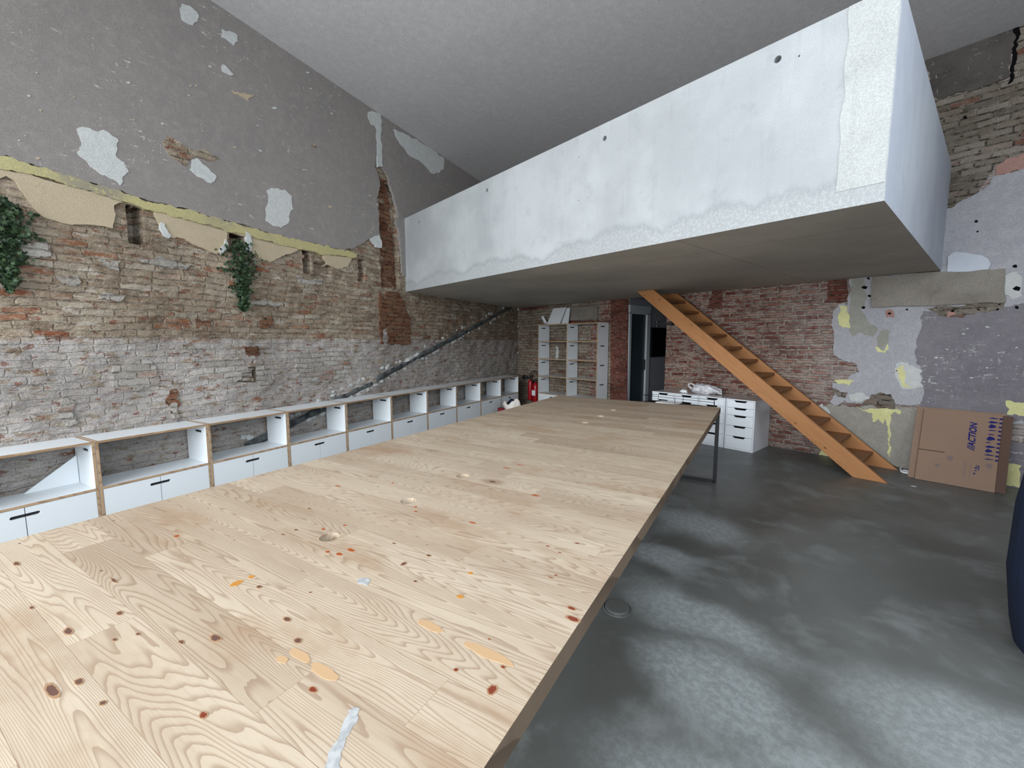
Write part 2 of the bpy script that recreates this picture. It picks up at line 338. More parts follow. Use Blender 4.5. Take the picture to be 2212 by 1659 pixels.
mat['pl_olive'] = plaster_mat('grey_undercoat', (132, 132, 124), (142, 140, 132), bump=0.3)
mat['pl_lemon'] = plaster_mat('lemon_paint_flakes', (186, 184, 132), (194, 192, 146), bump=0.4)
mat['pl_pink'] = plaster_mat('pink_brick_dust', (146, 112, 104), (158, 128, 118), bump=0.4)
mat['concrete'] = concrete_mat('cast_concrete', (152, 156, 158), (170, 174, 176), (128, 133, 135), band=0.15)
mat['concrete_soffit'] = concrete_mat('cast_concrete_soffit', (172, 167, 158), (190, 184, 174), (140, 134, 124), joints=(2.4, 1.2))
mat['concrete_rough'] = concrete_mat('rough_concrete', (164, 167, 166), (182, 185, 184), (138, 142, 142), fine=0.45)
mat['concrete_side'] = concrete_mat('window_lit_concrete', (176, 182, 194), (192, 198, 206), (160, 166, 178), fine=0.2)  # side face paler and bluer, window light put into its colour
mat['concrete_old'] = concrete_mat('old_lintel_concrete', (122, 116, 107), (148, 142, 133), (88, 82, 74), fine=0.6)
mat['char'] = plaster_mat('sooty_render', (60, 58, 56), (84, 80, 76), scratch=(150, 146, 140), amt=0.6)
mat['ceiling'] = plaster_mat('ceiling_paint', (176, 175, 176), (182, 181, 181), bump=0.05)
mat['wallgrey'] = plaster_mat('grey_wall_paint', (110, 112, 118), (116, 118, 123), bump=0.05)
M = Mat('frame_paint', rough=0.5); mat['frame'] = M.out(M.mix(M.noise(M.obj(), 4), (150, 156, 160), (158, 164, 168)))
M = Mat('door_panel', rough=0.35, spec=0.5); mat['doorglass'] = M.out(M.mix(M.noise(M.obj(), 3), (34, 44, 50), (42, 52, 58)))
mat['black'] = Mat('flat_black', (6, 6, 7), rough=0.5, spec=0.2).mat_
mat['paper'] = Mat('white_paper', (228, 230, 234), rough=0.8).mat_

M = Mat('power_floated_concrete', rough=0.3, spec=0.45); o = M.obj()
n1 = M.noise(o, 0.55, 4, 0.55, 0.6); n2 = M.noise(o, 2.3, 6, 0.65, 0.3); n3 = M.noise(o, 30, 5, 0.75); n4 = M.noise(o, 240, 2, 0.6)
col = M.mix(M.mr(n1, 0.36, 0.66), (82, 83, 80), (106, 109, 107))
col = M.mix(M.m('MULTIPLY', M.mr(n2, 0.48, 0.70), 0.5), col, (138, 143, 143))
worn = None                                              # scuffed, chalky worn patches where people walk
for (px, py, rx, ry) in [(-0.92, 2.22, 0.42, 0.20), (-0.66, 1.82, 0.40, 0.25), (-1.45, 2.62, 0.30, 0.16), (-1.55, 3.3, 0.40, 0.28), (0.1, 1.6, 0.7, 0.4), (-0.3, 1.2, 0.6, 0.35), (0.3, 2.2, 0.7, 0.3)]:
    dd = M.nd('ShaderNodeVectorMath', {0: M.map(M.warp(o, 1.6, 0.55, 4), loc=(-px / rx, -py / ry, 0), scale=(1 / rx, 1 / ry, 0))}, out=1, operation='LENGTH')
    k = M.mr(dd, 1.35, 0.35); worn = k if worn is None else M.m('MAXIMUM', worn, k)
speck = M.m('MULTIPLY', worn, M.m('ADD', 0.6, M.m('MULTIPLY', M.mr(n3, 0.40, 0.62), 0.4)))
col = M.mix(M.m('MULTIPLY', speck, 0.6), col, (176, 184, 186))
col = M.mix(M.m('MULTIPLY', M.m('MULTIPLY', worn, M.mr(n3, 0.55, 0.48)), 0.0), col, (90, 90, 92))
col = M.mix(0.22, col, M.mix(1.0, col, M.ramp(n4, [(0.3, (140, 140, 140)), (0.7, (255, 255, 255))]), 'MULTIPLY'))
mat['floor'] = M.out(col, M.bump(M.m('ADD', n3, M.m('MULTIPLY', n4, 0.4)), 0.03, 0.003), M.mr(n2, 0.3, 0.7, 0.34, 0.5))

# ------------------------------------------------------------------ mesh helpers
class MB:
    def __init__(s): s.v = []; s.f = []; s.mi = []
    def add(s, vs, fs, mi=0):
        b = len(s.v); s.v += [tuple(map(float, p)) for p in vs]
        for i, f in enumerate(fs): s.f.append([b + k for k in f]); s.mi.append(mi if isinstance(mi, int) else mi[i])
        return s
    def box(s, x0, x1, y0, y1, z0, z1, mi=0, M=None):     # faces: bottom top -y +x +y -x
        vs = [Vector(p) for p in [(x0, y0, z0), (x1, y0, z0), (x1, y1, z0), (x0, y1, z0), (x0, y0, z1), (x1, y0, z1), (x1, y1, z1), (x0, y1, z1)]]
        if M is not None: vs = [M @ p for p in vs]
        return s.add(vs, [(3, 2, 1, 0), (4, 5, 6, 7), (0, 1, 5, 4), (1, 2, 6, 5), (2, 3, 7, 6), (3, 0, 4, 7)], mi)
    def prism(s, pts, axis, a, b, mi=0, side=None):       # polygon pts in the two other axes, extruded along axis from a to b
        n = len(pts)
        def P(p, h): return {'x': (h, p[0], p[1]), 'y': (p[0], h, p[1]), 'z': (p[0], p[1], h)}[axis]
        vs = [P(p, a) for p in pts] + [P(p, b) for p in pts]
        fs = [list(range(n)), list(range(2 * n - 1, n - 1, -1))] + [(i, (i + 1) % n, n + (i + 1) % n, n + i) for i in range(n)]
        return s.add(vs, fs, [mi, mi] + [side if side is not None else mi] * n)
    def tube(s, path, r, seg=10, mi=0, caps=True):
        path = [Vector(p) for p in path]; rings = []
        rs = r if isinstance(r, (list, tuple)) else [r] * len(path)
        ref = None
        for i, p in enumerate(path):
            t = (path[min(i + 1, len(path) - 1)] - path[max(i - 1, 0)]).normalized()
            if ref is None: ref = t.orthogonal().normalized()
            ref = (ref - t * ref.dot(t)).normalized(); q = t.cross(ref)
            rings.append([p + (ref * math.cos(2 * PI * k / seg) + q * math.sin(2 * PI * k / seg)) * rs[i] for k in range(seg)])
        vs = [v for ring in rings for v in ring]; fs = []
        for i in range(len(path) - 1):
            for k in range(seg): fs.append((i * seg + k, i * seg + (k + 1) % seg, (i + 1) * seg + (k + 1) % seg, (i + 1) * seg + k))
        if caps: fs += [list(range(seg))[::-1], [(len(path) - 1) * seg + k for k in range(seg)]]
        return s.add(vs, fs, mi)
    def bar(s, a, b, w, mi=0):                            # square bar
        a = Vector(a); b = Vector(b); t = (b - a).normalized(); p = t.cross(Vector((0, 0, 1)))
        if p.length < 1e-3: p = Vector((1, 0, 0))
        p.normalize(); q = t.cross(p); h = w / 2
        vs = [e + p * i * h + q * j * h for e in (a, b) for i, j in ((-1, -1), (1, -1), (1, 1), (-1, 1))]
        return s.add(vs, [(0, 1, 2, 3), (7, 6, 5, 4), (0, 4, 5, 1), (1, 5, 6, 2), (2, 6, 7, 3), (3, 7, 4, 0)], mi)
    def lathe(s, prof, seg=24, c=(0, 0, 0), mi=0):
        n = len(prof)
        vs = [(c[0] + r * math.cos(2 * PI * k / seg), c[1] + r * math.sin(2 * PI * k / seg), c[2] + z) for r, z in prof for k in range(seg)]
        fs = [(i * seg + k, i * seg + (k + 1) % seg, (i + 1) * seg + (k + 1) % seg, (i + 1) * seg + k) for i in range(n - 1) for k in range(seg)]
        fs += [list(range(seg))[::-1], [(n - 1) * seg + k for k in range(seg)]]
        return s.add(vs, fs, mi)
    def build(s, name, mats, parent=None, smooth=False, bevel=0.0, fix=True, wn=False):
        me = D.meshes.new(name); me.from_pydata(s.v, [], s.f)
        for m_ in (mats if isinstance(mats, (list, tuple)) else [mats]): me.materials.append(m_)
        me.polygons.foreach_set('material_index', s.mi); me.update()
        if fix:
            bm = bmesh.new(); bm.from_mesh(me); bmesh.ops.recalc_face_normals(bm, faces=bm.faces[:]); bm.to_mesh(me); bm.free()
        if smooth: me.polygons.foreach_set('use_smooth', [True] * len(me.polygons))
        o = D.objects.new(name, me); C.objects.link(o)
        if parent: o.parent = parent
        if bevel:
            b = o.modifiers.new('bevel', 'BEVEL'); b.width = bevel; b.segments = 2; b.limit_method = 'ANGLE'
        return o
def tag(o, label=None, cat=None, group=None, kind=None):
    for k, v in (('label', label), ('category', cat), ('group', group), ('kind', kind)):
        if v: o[k] = v
    return o
def thing(name, loc, label, cat, rz=0.0, group=None):
    o = D.objects.new(name, None); C.objects.link(o); o.location = loc; o.rotation_euler = (0, 0, rz); o.empty_display_size = 0.1
    return tag(o, label, cat, group)
def copy_tree(o, parent=None):
    c = o.copy(); C.objects.link(c); c.parent = parent
    for ch in list(o.children): copy_tree(ch, c)
    return c
def ragged(pts, amp=0.012, step=0.03, closed=True, seed=0, freq=9.0):
    out = []; n = len(pts); m_ = n if closed else n - 1
    for i in range(m_):
        a = pts[i]; b = pts[(i + 1) % n]; L = math.hypot(b[0] - a[0], b[1] - a[1]); k = max(1, int(L / step))
        for j in range(k):
            t = j / k; x = a[0] + (b[0] - a[0]) * t; z = a[1] + (b[1] - a[1]) * t
            q = Vector((x * freq, z * freq, seed * 3.7)); q2 = q * 3.3
            dx = mnoise.fractal(q, 0.8, 2.0, 4) * amp * 2; dz = mnoise.fractal(q + Vector((9, 5, 2)), 0.8, 2.0, 4) * amp * 2
            out.append((x + dx + mnoise.noise(q2) * amp * 0.8, z + dz + mnoise.noise(q2 + Vector((3, 3, 3))) * amp * 0.8))
    if not closed: out.append(pts[-1])
    return out
def boolean_cut(o, cutter):
    md = o.modifiers.new('cut', 'BOOLEAN'); md.operation = 'DIFFERENCE'; md.object = cutter; md.solver = 'EXACT'
    bpy.context.view_layer.update()
    dg = bpy.context.evaluated_depsgraph_get(); me = D.meshes.new_from_object(o.evaluated_get(dg)); old = o.data
    o.modifiers.clear(); o.data = me; D.objects.remove(cutter, do_unlink=True)

# ------------------------------------------------------------------ walls
def grid_wall(name, wall, s0, s1, z0, z1, step, mats, hollow=(), amp=0.010, thick=0.12, inset=(0, 0), ztop=None):
    """brick face as a dense relief; hollow = (x0,x1,z0,z1,depth) recesses; closed by a back slab"""
    nx = int((s1 - s0) / step) + 1; nz = int((z1 - z0) / step) + 1
    xs = np.linspace(s0, s1, nx); zs = np.linspace(z0, z1, nz)
    vs = []; 
    for z in zs:
        for x in xs:
            y = mnoise.fractal(Vector((x * 4.1, 3.0, z * 9.5)), 0.9, 2.0, 3) * amp
            zz = z if ztop is None else min(z, ztop(x))
            for (a, b, c, d, dep) in hollow:
                wob = mnoise.noise(Vector((x * 11, 7, z * 11))) * 0.02
                if a + wob < x < b + wob and c + wob < z < d + wob: y = max(y, dep + y * 2)
            vs.append((x, y, zz))
    fs = [(j * nx + i, j * nx + i + 1, (j + 1) * nx + i + 1, (j + 1) * nx + i) for j in range(nz - 1) for i in range(nx - 1)]
    mb = MB(); mb.add(vs, fs, 0)
    mb.box(s0 + inset[0], s1 - inset[1], thick + 0.12, thick + 0.24, z0, z1, 0)
    o = mb.build(name, mats, fix=False); wall.place(o); tag(o, kind='structure')
    return o
def coat(name, wall, polys, parent, y_back=0.02):
    """thin layers of plaster or bare masonry lying on the wall: (points in wall frame, thickness, material, seed, raggedness)"""
    mb = MB(); mats = []
    for (pts, th, mt, seed, amp) in polys:
        if mt not in mats: mats.append(mt)
        mi = mats.index(mt)
        q = ragged(pts, amp, 0.014, True, seed) if amp else pts
        mb.prism(q, 'y', -th, y_back, mi)
    o = mb.build(name, [mat[k] for k in mats], parent)
    return o
LP = lambda pts: [LEFT.px(*p) for p in pts]
BP = lambda pts: [BACK.px(*p) for p in pts]

niches = []
for (a, b, dep) in [((275, 443), (312, 528), 0.17), ((493, 492), (527, 545), 0.17), ((655, 532), (672, 590), 0.16), ((774, 560), (787, 607), 0.15)]:
    p = LEFT.px(*a); q = LEFT.px(*b); niches.append((p[0], q[0], q[1], p[1], dep))
niches.append((-4.30, -3.93, 2.29, 3.80, 0.07))
niches.append((-5.40, -5.15, 2.33, 2.46, 0.06))
niches.append((-4.55, -4.37, 3.72, 3.86, 0.0))
hp = LEFT.px(548, 792); niches.append((hp[0] - 0.0, hp[0] + 0.012, hp[1] - 0.1, hp[1] + 0.09, 0.03))
wl = grid_wall('wall_left', LEFT, -10.7, 0.0, 0.0, 4.96, 0.024, [mat['brick_left']], niches, amp=0.014, thick=0.1)
def ceil_z(y): return 4.78 - 0.033 * y
top_l = [(-0.0, 4.94), (-10.65, 4.94)]
up_edge = [(-60, 330), (0, 338), (60, 352), (110, 370), (170, 388), (215, 403), (290, 425), (330, 440), (400, 453), (450, 468), (520, 487), (600, 510), (680, 528), (740, 541), (765, 534), (790, 520), (802, 512), (820, 530),
           (818, 500), (816, 480), (815, 455), (811, 430), (818, 400), (813, 372), (806, 363)]
lo_edge = [(-60, 350), (0, 366), (60, 377), (110, 392), (200, 415), (260, 436), (330, 455), (430, 483), (490, 499), (560, 518), (650, 539), (720, 553), (768, 557)]
pe = LP(up_edge)
grey1 = [(-10.65, 4.94), (-10.65, pe[0][1] - 0.05)] + pe + [LEFT.px(812, 300), (LEFT.px(820, 250)[0], 4.94)]
grey2 = [(LEFT.px(820, 250)[0] - 0.01, 4.94)] + LP([(812, 300), (824, 362), (829, 372), (836, 384), (845, 412), (852, 440), (858, 464), (854, 480), (860, 500), (863, 540), (866, 590)]) + [(-3.86, 2.5), (-0.0, 2.5), (0.0, 4.94)]
cream = LP([(0, 385), (10, 380), (34, 392), (38, 410), (50, 421), (62, 440), (72, 452), (86, 466), (106, 476), (125, 480), (150, 486), (175, 484), (200, 488), (243, 492), (247, 470), (246, 442), (262, 438), (276, 440), (278, 437), (312, 446), (332, 449), (337, 478), (350, 508), (372, 514), (380, 511), (400, 517), (420, 530), (430, 535), (445, 541), (466, 549), (478, 546), (486, 535),
            (490, 505), (488, 489), (510, 486), (540, 498), (536, 520), (538, 545), (545, 552), (560, 560), (583, 566), (605, 554), (628, 549), (640, 541), (650, 526), (664, 521), (675, 530), (692, 532), (697, 548), (697, 560), (705, 570), (718, 578), (733, 581), (750, 576), (758, 558), (766, 549), (772, 545)]) 
cream = [(-10.65, 2.5), (-10.3, 2.55)] + LP([(-60, 420)]) + cream + LP(lo_edge[::-1]) + [(-10.65, 2.95)]
band = LP(up_edge[:14]) + LP([(768, 548)]) + LP(lo_edge[::-1])
band = [(-10.65, band[0][1])] + band + [(-10.65, band[-1][1])]
patches = [
    [(165, 282), (178, 276), (200, 284), (215, 280), (250, 300), (250, 318), (245, 338), (265, 352), (275, 375), (262, 385), (255, 400), (240, 385), (215, 376), (190, 360), (167, 335), (172, 315)],
    [(573, 412), (585, 405), (600, 409), (614, 410), (626, 425), (628, 455), (618, 480), (603, 491), (590, 490), (574, 478), (571, 455), (578, 435)],
    [(383, 18), (390, 8), (405, 14), (420, 28), (425, 50), (413, 57), (400, 52), (387, 42)],
    [(475, 64), (484, 66), (500, 70), (511, 80), (509, 92), (504, 101), (494, 92), (486, 86), (478, 84)],
    [(478, 142), (487, 146), (500, 160), (492, 163), (480, 158)],
    [(414, 345), (424, 342), (445, 362), (464, 384), (461, 397), (444, 394), (428, 386), (405, 370)],
    [(793, 243), (818, 243), (821, 262), (821, 300), (824, 360), (813, 362), (812, 330), (811, 300), (808, 274), (798, 270), (792, 256)],
    [(846, 280), (872, 288), (930, 322), (958, 345), (955, 368), (935, 378), (905, 350), (880, 335), (855, 300)],
    [(806, 512), (816, 508), (822, 520), (823, 535), (812, 534), (802, 524), (796, 516)],
    [(470, 545), (485, 518), (490, 530), (486, 545), (478, 551)], [(527, 500), (538, 510), (540, 530), (538, 548), (529, 540)], [(342, 480), (350, 485), (366, 510), (360, 516), (350, 512)],
    ]
polys = [(grey1, 0.024, 'pl_grey', 1, 0.010), (grey2, 0.024, 'pl_grey', 2, 0.010), (cream, 0.016, 'pl_cream', 3, 0.006), (band, 0.0265, 'pl_yellow', 4, 0.011)]
for i, p in enumerate(patches): polys.append((LP(p), 0.0275 + 0.0001 * i, 'pl_white', 10 + i, 0.010))
hole = [(347, 306), (356, 299), (368, 297), (380, 305), (396, 315), (412, 325), (425, 325), (440, 322), (450, 333), (468, 345), (455, 350), (438, 346), (420, 340), (405, 348), (398, 357), (385, 350), (370, 344), (356, 332)]
polys.append((LP(hole), 0.0278, 'brick_left', 40, 0.012))
polys.append((LP([(668, 316), (674, 312), (682, 316), (680, 321), (672, 320)]), 0.0279, 'brick_left', 41, 0.008))
polys.append((LP([(490, 198), (505, 202), (520, 200), (545, 207), (530, 211), (535, 219), (518, 209), (500, 206)]), 0.0279, 'pl_cream', 42, 0.01))
for k in range(34):
    x = rnd.uniform(20, 800); y = rnd.uniform(120, 520)
    if y > 335 + x * 0.24: continue
    s = rnd.uniform(1.5, 5)
    polys.append((LP([(x - s, y), (x, y - s * 0.6), (x + s * 1.4, y + s * 0.2), (x + s * 0.3, y + s * 0.7)]), 0.0274, rnd.choice(['pl_white', 'pl_cream']), 50 + k, 0.004))
coat('plaster_coat', LEFT, polys, wl)
# masonry changes of the lower wall: red column below the chase, red patches, filler drips
red = [([(818, 632), (862, 632), (884, 690), (886, 742), (850, 745), (822, 738), (818, 690)], 'brick_red', 0.02), ([(822, 378), (836, 392), (848, 440), (852, 500), (862, 625), (820, 626), (818, 520), (822, 500), (818, 400)], 'brick_red', -0.055),
       ([(532, 748), (560, 748), (562, 768), (536, 770)], 'brick_red', 0.012), ([(365, 845), (380, 842), (384, 880), (372, 890), (360, 862)], 'brick_red', 0.01), ([(420, 690), (455, 692), (452, 706), (425, 708)], 'brick_red', 0.01), ([(560, 692), (590, 690), (586, 706), (566, 708)], 'brick_red', 0.01),
       ([(135, 860), (150, 866), (166, 880), (164, 920), (140, 928), (136, 890)], 'brick_white', 0.012), ([(364, 870), (384, 872), (388, 905), (378, 915), (368, 890)], 'brick_white', 0.014), ([(565, 782), (572, 785), (575, 830), (590, 815), (580, 838), (562, 838), (556, 820)], 'brick_white', 0.012),
       ([(824, 712), (832, 710), (835, 725), (833, 758), (827, 758), (824, 735)], 'brick_white', 0.022), ([(216, 560), (262, 566), (250, 580), (220, 578)], 'brick_white', 0.012), ([(205, 634), (270, 642), (262, 652), (210, 648)], 'brick_white', 0.012), ([(540, 648), (606, 655), (610, 662), (545, 660)], 'brick_white', 0.012),
       ([(45, 530), (75, 526), (105, 532), (100, 548), (75, 552), (52, 546)], 'brick_white', 0.014), ([(300, 560), (340, 556), (380, 566), (420, 570), (400, 580), (340, 576), (305, 572)], 'brick_white', 0.012), ([(640, 600), (700, 606), (690, 618), (645, 614)], 'brick_white', 0.012), ([(120, 600), (170, 596), (176, 610), (124, 614)], 'brick_white', 0.012), ([(440, 780), (520, 772), (540, 800), (500, 830), (450, 822)], 'brick_white', 0.011), ([(640, 760), (740, 756), (760, 800), (700, 830), (640, 812)], 'brick_white', 0.011), ([(240, 780), (330, 776), (340, 820), (300, 850), (245, 840)], 'brick_white', 0.011),
       ([(513, 793), (550, 792), (550, 795), (513, 796)], 'stem', 0.0075), ([(513, 822), (550, 823), (550, 825), (513, 825)], 'stem', 0.0075), ([(512, 793), (515, 793), (515, 825), (512, 825)], 'stem', 0.0075), ([(548, 792), (550, 792), (551, 825), (549, 825)], 'stem', 0.0075),
       ([(516, 804), (548, 803), (548, 805), (516, 806)], 'stem', 0.00752), ([(516, 814), (548, 813), (548, 815), (516, 816)], 'stem', 0.00752), ([(78, 715), (95, 718), (92, 732), (74, 728)], 'brick_white', 0.012), ([(375, 752), (420, 748), (425, 756), (380, 760)], 'brick_white', 0.012)]
coat('masonry_patch', LEFT, [(LP(p), th, m_, 80 + i, 0.003 if m_ == 'stem' else 0.018) for i, (p, m_, th) in enumerate(red)], wl, y_back=0.1)

# back wall: brick left of the stairs, plaster to the right, split around the passage opening
PX0, PX1 = -4.44, -3.695
wb = grid_wall('wall_back', BACK, PX1, 3.0, 0.0, 4.80, 0.024, [mat['brick_back']], (), amp=0.012, thick=0.1, inset=(0.12, 0))
wb2 = grid_wall('wall_back', BACK, -7.48, PX0, 0.0, 4.80, 0.03, [mat['brick_shelf']], (), amp=0.01, thick=0.1, inset=(0, 0.12))
mb = MB(); mb.box(PX0, PX1, 0.0, 0.2, 2.30, 4.8); o = mb.build('wall_back', mat['brick_shelf']); BACK.place(o); tag(o, kind='structure')
P = []
def bp(pts, m_, th, amp=0.012): P.append((BP(pts), th, m_, 100 + len(P), amp))
bp([(1800, 672), (1815, 655), (1832, 660), (1838, 600), (1868, 590), (2212, 590), (2212, 600), (2330, 600), (2330, 915), (2100, 915), (1992, 884), (1985, 874), (1950, 876), (1905, 866), (1850, 872), (1826, 866), (1806, 878), (1792, 868), (1806, 850), (1796, 828), (1830, 822), (1855, 802), (1845, 785), (1800, 768), (1803, 735), (1798, 700)], 'pl_light', 0.020)
bp([(1790, 872), (1850, 878), (1905, 872), (1950, 880), (2010, 882), (2120, 912), (2120, 1060), (1985, 1016), (1830, 990), (1770, 982), (1800, 940), (1775, 890)], 'pl_beige', 0.022)
bp([(2000, 672), (2060, 674), (2110, 672), (2160, 665), (2260, 655), (2330, 600), (2330, 940), (2212, 905), (1992, 878), (1994, 845), (1990, 800), (1980, 770), (1975, 740), (1985, 715), (1992, 690)], 'pl_purple', 0.023, 0.016)
bp([(2110, 935), (2330, 980), (2330, 1150), (2100, 1070)], 'pl_purple', 0.024)
bp([(2020, 470), (2030, 500), (2030, 600), (2330, 600), (2330, 330), (2212, 362), (2180, 376), (2150, 385), (2135, 400), (2110, 415), (2085, 430)], 'pl_light', 0.022, 0.016)
bp([(2150, 360), (2175, 345), (2212, 330), (2260, 320), (2250, 352), (2212, 365), (2175, 378), (2155, 380)], 'pl_pink', 0.024)
bp([(2000, 128), (2060, 100), (2130, 70), (2180, 55), (2200, 48), (2185, 110), (2178, 170), (2120, 190), (2060, 205), (2018, 216)], 'char', 0.02)
bp([(2192, 56), (2202, 50), (2190, 175), (2180, 180)], 'cavity_shade', 0.022)
bp([(1980, 240), (1990, 150), (2010, 210), (2060, 205), (2120, 190), (2182, 168), (2196, 46), (2400, -20), (2400, 300), (2212, 330), (2150, 362), (2110, 420), (2072, 440), (2020, 480), (2000, 380), (1990, 300)], 'brick_grey', 0.014)
bp([(1838, 600), (1868, 600), (1875, 640), (1862, 665), (1880, 700), (1896, 712), (1888, 728), (1872, 724), (1862, 718), (1840, 722), (1832, 700), (1838, 660)], 'pl_olive', 0.024)
bp([(1905, 714), (1918, 716), (1920, 740), (1908, 756), (1894, 745), (1896, 725)], 'pl_olive', 0.024)
bp([(1815, 658), (1830, 662), (1836, 690), (1838, 708), (1822, 706), (1812, 690)], 'pl_lemon', 0.025)
bp([(1895, 748), (1908, 758), (1920, 744), (1922, 752), (1908, 762), (1896, 756)], 'pl_lemon', 0.0255)
bp([(1940, 795), (1952, 790), (1956, 805), (1954, 826), (1970, 838), (1950, 836), (1940, 820)], 'pl_lemon', 0.026)
bp([(1938, 786), (1960, 782), (1990, 800), (1992, 838), (1950, 840), (1936, 820)], 'pl_white', 0.0245)
bp([(1805, 818), (1845, 822), (1838, 832), (1812, 828)], 'pl_lemon', 0.025)
bp([(1848, 876), (1866, 884), (1888, 884), (1908, 878), (1934, 884), (1948, 890), (1944, 898), (1928, 890), (1925, 925), (1922, 985), (1918, 985), (1920, 920), (1914, 905), (1908, 918), (1898, 905), (1886, 910), (1882, 892), (1862, 884)], 'pl_lemon', 0.026)
bp([(1872, 862), (1884, 850), (1910, 850), (1935, 855), (1932, 885), (1890, 880), (1866, 872)], 'brick_grey', 0.026)
bp([(1800, 840), (1812, 842), (1830, 848), (1828, 858), (1808, 852)], 'brick_grey', 0.026)
bp([(1832, 852), (1870, 848), (1880, 856), (1862, 866), (1838, 862)], 'pl_white', 0.025)
bp([(1775, 968), (1800, 972), (1795, 986), (1770, 982)], 'pl_lemon', 0.026)
bp([(1760, 880), (1775, 872), (1790, 880), (1796, 890), (1792, 900), (1775, 895)], 'pl_white', 0.025)
bp([(2176, 865), (2240, 870), (2240, 905), (2200, 898), (2172, 896)], 'pl_lemon', 0.027)
bp([(2162, 998), (2206, 1006), (2204, 1056), (2160, 1040)], 'pl_lemon', 0.027)
bp([(1790, 600), (1828, 598), (1834, 650), (1812, 655), (1788, 652)], 'brick_pillar', 0.014, 0.004)
bp([(1540, 628), (1560, 626), (1560, 664), (1530, 666), (1532, 650)], 'brick_pillar', 0.014, 0.006)
bp([(2165, 600), (2200, 588), (2212, 640), (2190, 646), (2170, 640)], 'pl_white', 0.025)
bp([(1990, 668), (2030, 660), (2060, 664), (2100, 655), (2170, 652), (2175, 668), (2120, 676), (2050, 686), (2010, 674)], 'brick_grey', 0.0255)
bp([(1916, 672), (1930, 670), (1932, 684), (1918, 686)], 'pl_pink', 0.0265)
bp([(2045, 670), (2062, 668), (2064, 680), (2050, 682)], 'pl_pink', 0.0265)
for (x, y, s) in [(1868, 621, 6), (1866, 664, 5), (1875, 602, 4), (1878, 640, 4), (2058, 672, 5), (2114, 670, 4), (2154, 668, 4), (2196, 624, 9), (2196, 664, 5), (1923, 676, 4), (1960, 668, 3), (2190, 577, 6), (1938, 800, 2), (2084, 254, 5), (2005, 470, 4), (2110, 478, 5), (2112, 500, 3)]:
    bp([(x - s, y), (x, y - s * 0.6), (x + s, y - s * 0.2), (x + s * 0.6, y + s * 0.6), (x - s * 0.4, y + s * 0.5)], 'cavity_shade', 0.0275, 0.005)  # small wall holes drawn as flat patches of dark shade
for k in range(22):
    x = rnd.uniform(2000, 2205); y = rnd.uniform(690, 860); s = rnd.uniform(1, 3.5)
    bp([(x - s * 1.3, y), (x, y - s * 0.5), (x + s * 1.5, y + s * 0.1), (x + s * 0.3, y + s * 0.6)], 'pl_white', 0.0268 + 0.00001 * k, 0.008)
coat('plaster_coat', BACK, P, wb)
# brick variations behind the bookcase side
P = []
bp([(1321, 640), (1358, 640), (1354, 1000), (1318, 1000)], 'brick_pillar', 0.02, 0.0)
bp([(1297, 640), (1321, 642), (1321, 690), (1296, 690)], 'brick_back', 0.016)
bp([(1120, 646), (1182, 650), (1182, 664), (1150, 668), (1124, 670)], 'brick_pillar', 0.014)
bp([(1228, 692), (1318, 692), (1318, 700), (1228, 702)], 'brick_pillar', 0.014)
bp([(1277, 700), (1292, 700), (1292, 860), (1274, 860)], 'brick_back', 0.012)
bp([(1203, 748), (1207, 750), (1206, 775), (1201, 774)], 'pl_white', 0.013)
coat('masonry_patch', BACK, P, wb2)

# passage beyond the opening
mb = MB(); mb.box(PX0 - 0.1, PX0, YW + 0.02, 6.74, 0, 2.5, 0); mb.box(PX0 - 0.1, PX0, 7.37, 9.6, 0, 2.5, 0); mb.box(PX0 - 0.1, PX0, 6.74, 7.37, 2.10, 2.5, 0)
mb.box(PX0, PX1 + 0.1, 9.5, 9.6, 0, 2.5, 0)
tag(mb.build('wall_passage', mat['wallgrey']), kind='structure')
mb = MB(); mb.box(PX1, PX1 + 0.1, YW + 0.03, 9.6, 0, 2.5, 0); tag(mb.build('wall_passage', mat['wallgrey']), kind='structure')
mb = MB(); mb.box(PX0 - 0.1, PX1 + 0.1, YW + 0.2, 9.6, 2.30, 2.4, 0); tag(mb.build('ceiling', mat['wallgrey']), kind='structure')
dr = D.objects.new('door_1', None); C.objects.link(dr); dr.location = (PX0, 6.74, 0); tag(dr, kind='structure')
mb = MB(); mb.box(-0.06, 0.022, -0.07, 0.0, 0, 2.02); mb.box(-0.06, 0.022, 0.52, 0.64, 0, 2.02); mb.box(-0.06, 0.022, -0.07, 0.64, 2.0, 2.16)
mb.build('door_frame', mat['frame'], dr, bevel=0.004)
mb = MB(); mb.box(-0.05, -0.015, 0.0, 0.52, 0.005, 2.0); mb.build('door_panel', mat['doorglass'], dr)
mb = MB(); mb.box(-0.01, 0.02, 0.465, 0.485, 0.95, 1.15); mb.build('door_handle', mat['dark'], dr)

# floor and ceiling
mb = MB(); mb.add([(-9.5, -4.2, 0), (3.2, -4.2, 0), (3.2, 9.8, 0), (-9.5, 9.8, 0)], [(0, 1, 2, 3)]); mb.add([(-9.5, -4.2, -0.1), (3.2, -4.2, -0.1), (3.2, 9.8, -0.1), (-9.5, 9.8, -0.1)], [(3, 2, 1, 0)])
tag(mb.build('floor', mat['floor'], fix=False), kind='structure')
mb = MB(); mb.add([(-9, -4.0, ceil_z(-4)), (3.2, -4.0, ceil_z(-4)), (3.2, 7.0, ceil_z(7)), (-9, 7.0, ceil_z(7)), (-9, -4.0, 5.1), (3.2, -4.0, 5.1), (3.2, 7.0, 5.0), (-9, 7.0, 5.0)],
                  [(3, 2, 1, 0), (4, 5, 6, 7), (0, 1, 5, 4), (1, 2, 6, 5), (2, 3, 7, 6), (3, 0, 4, 7)])
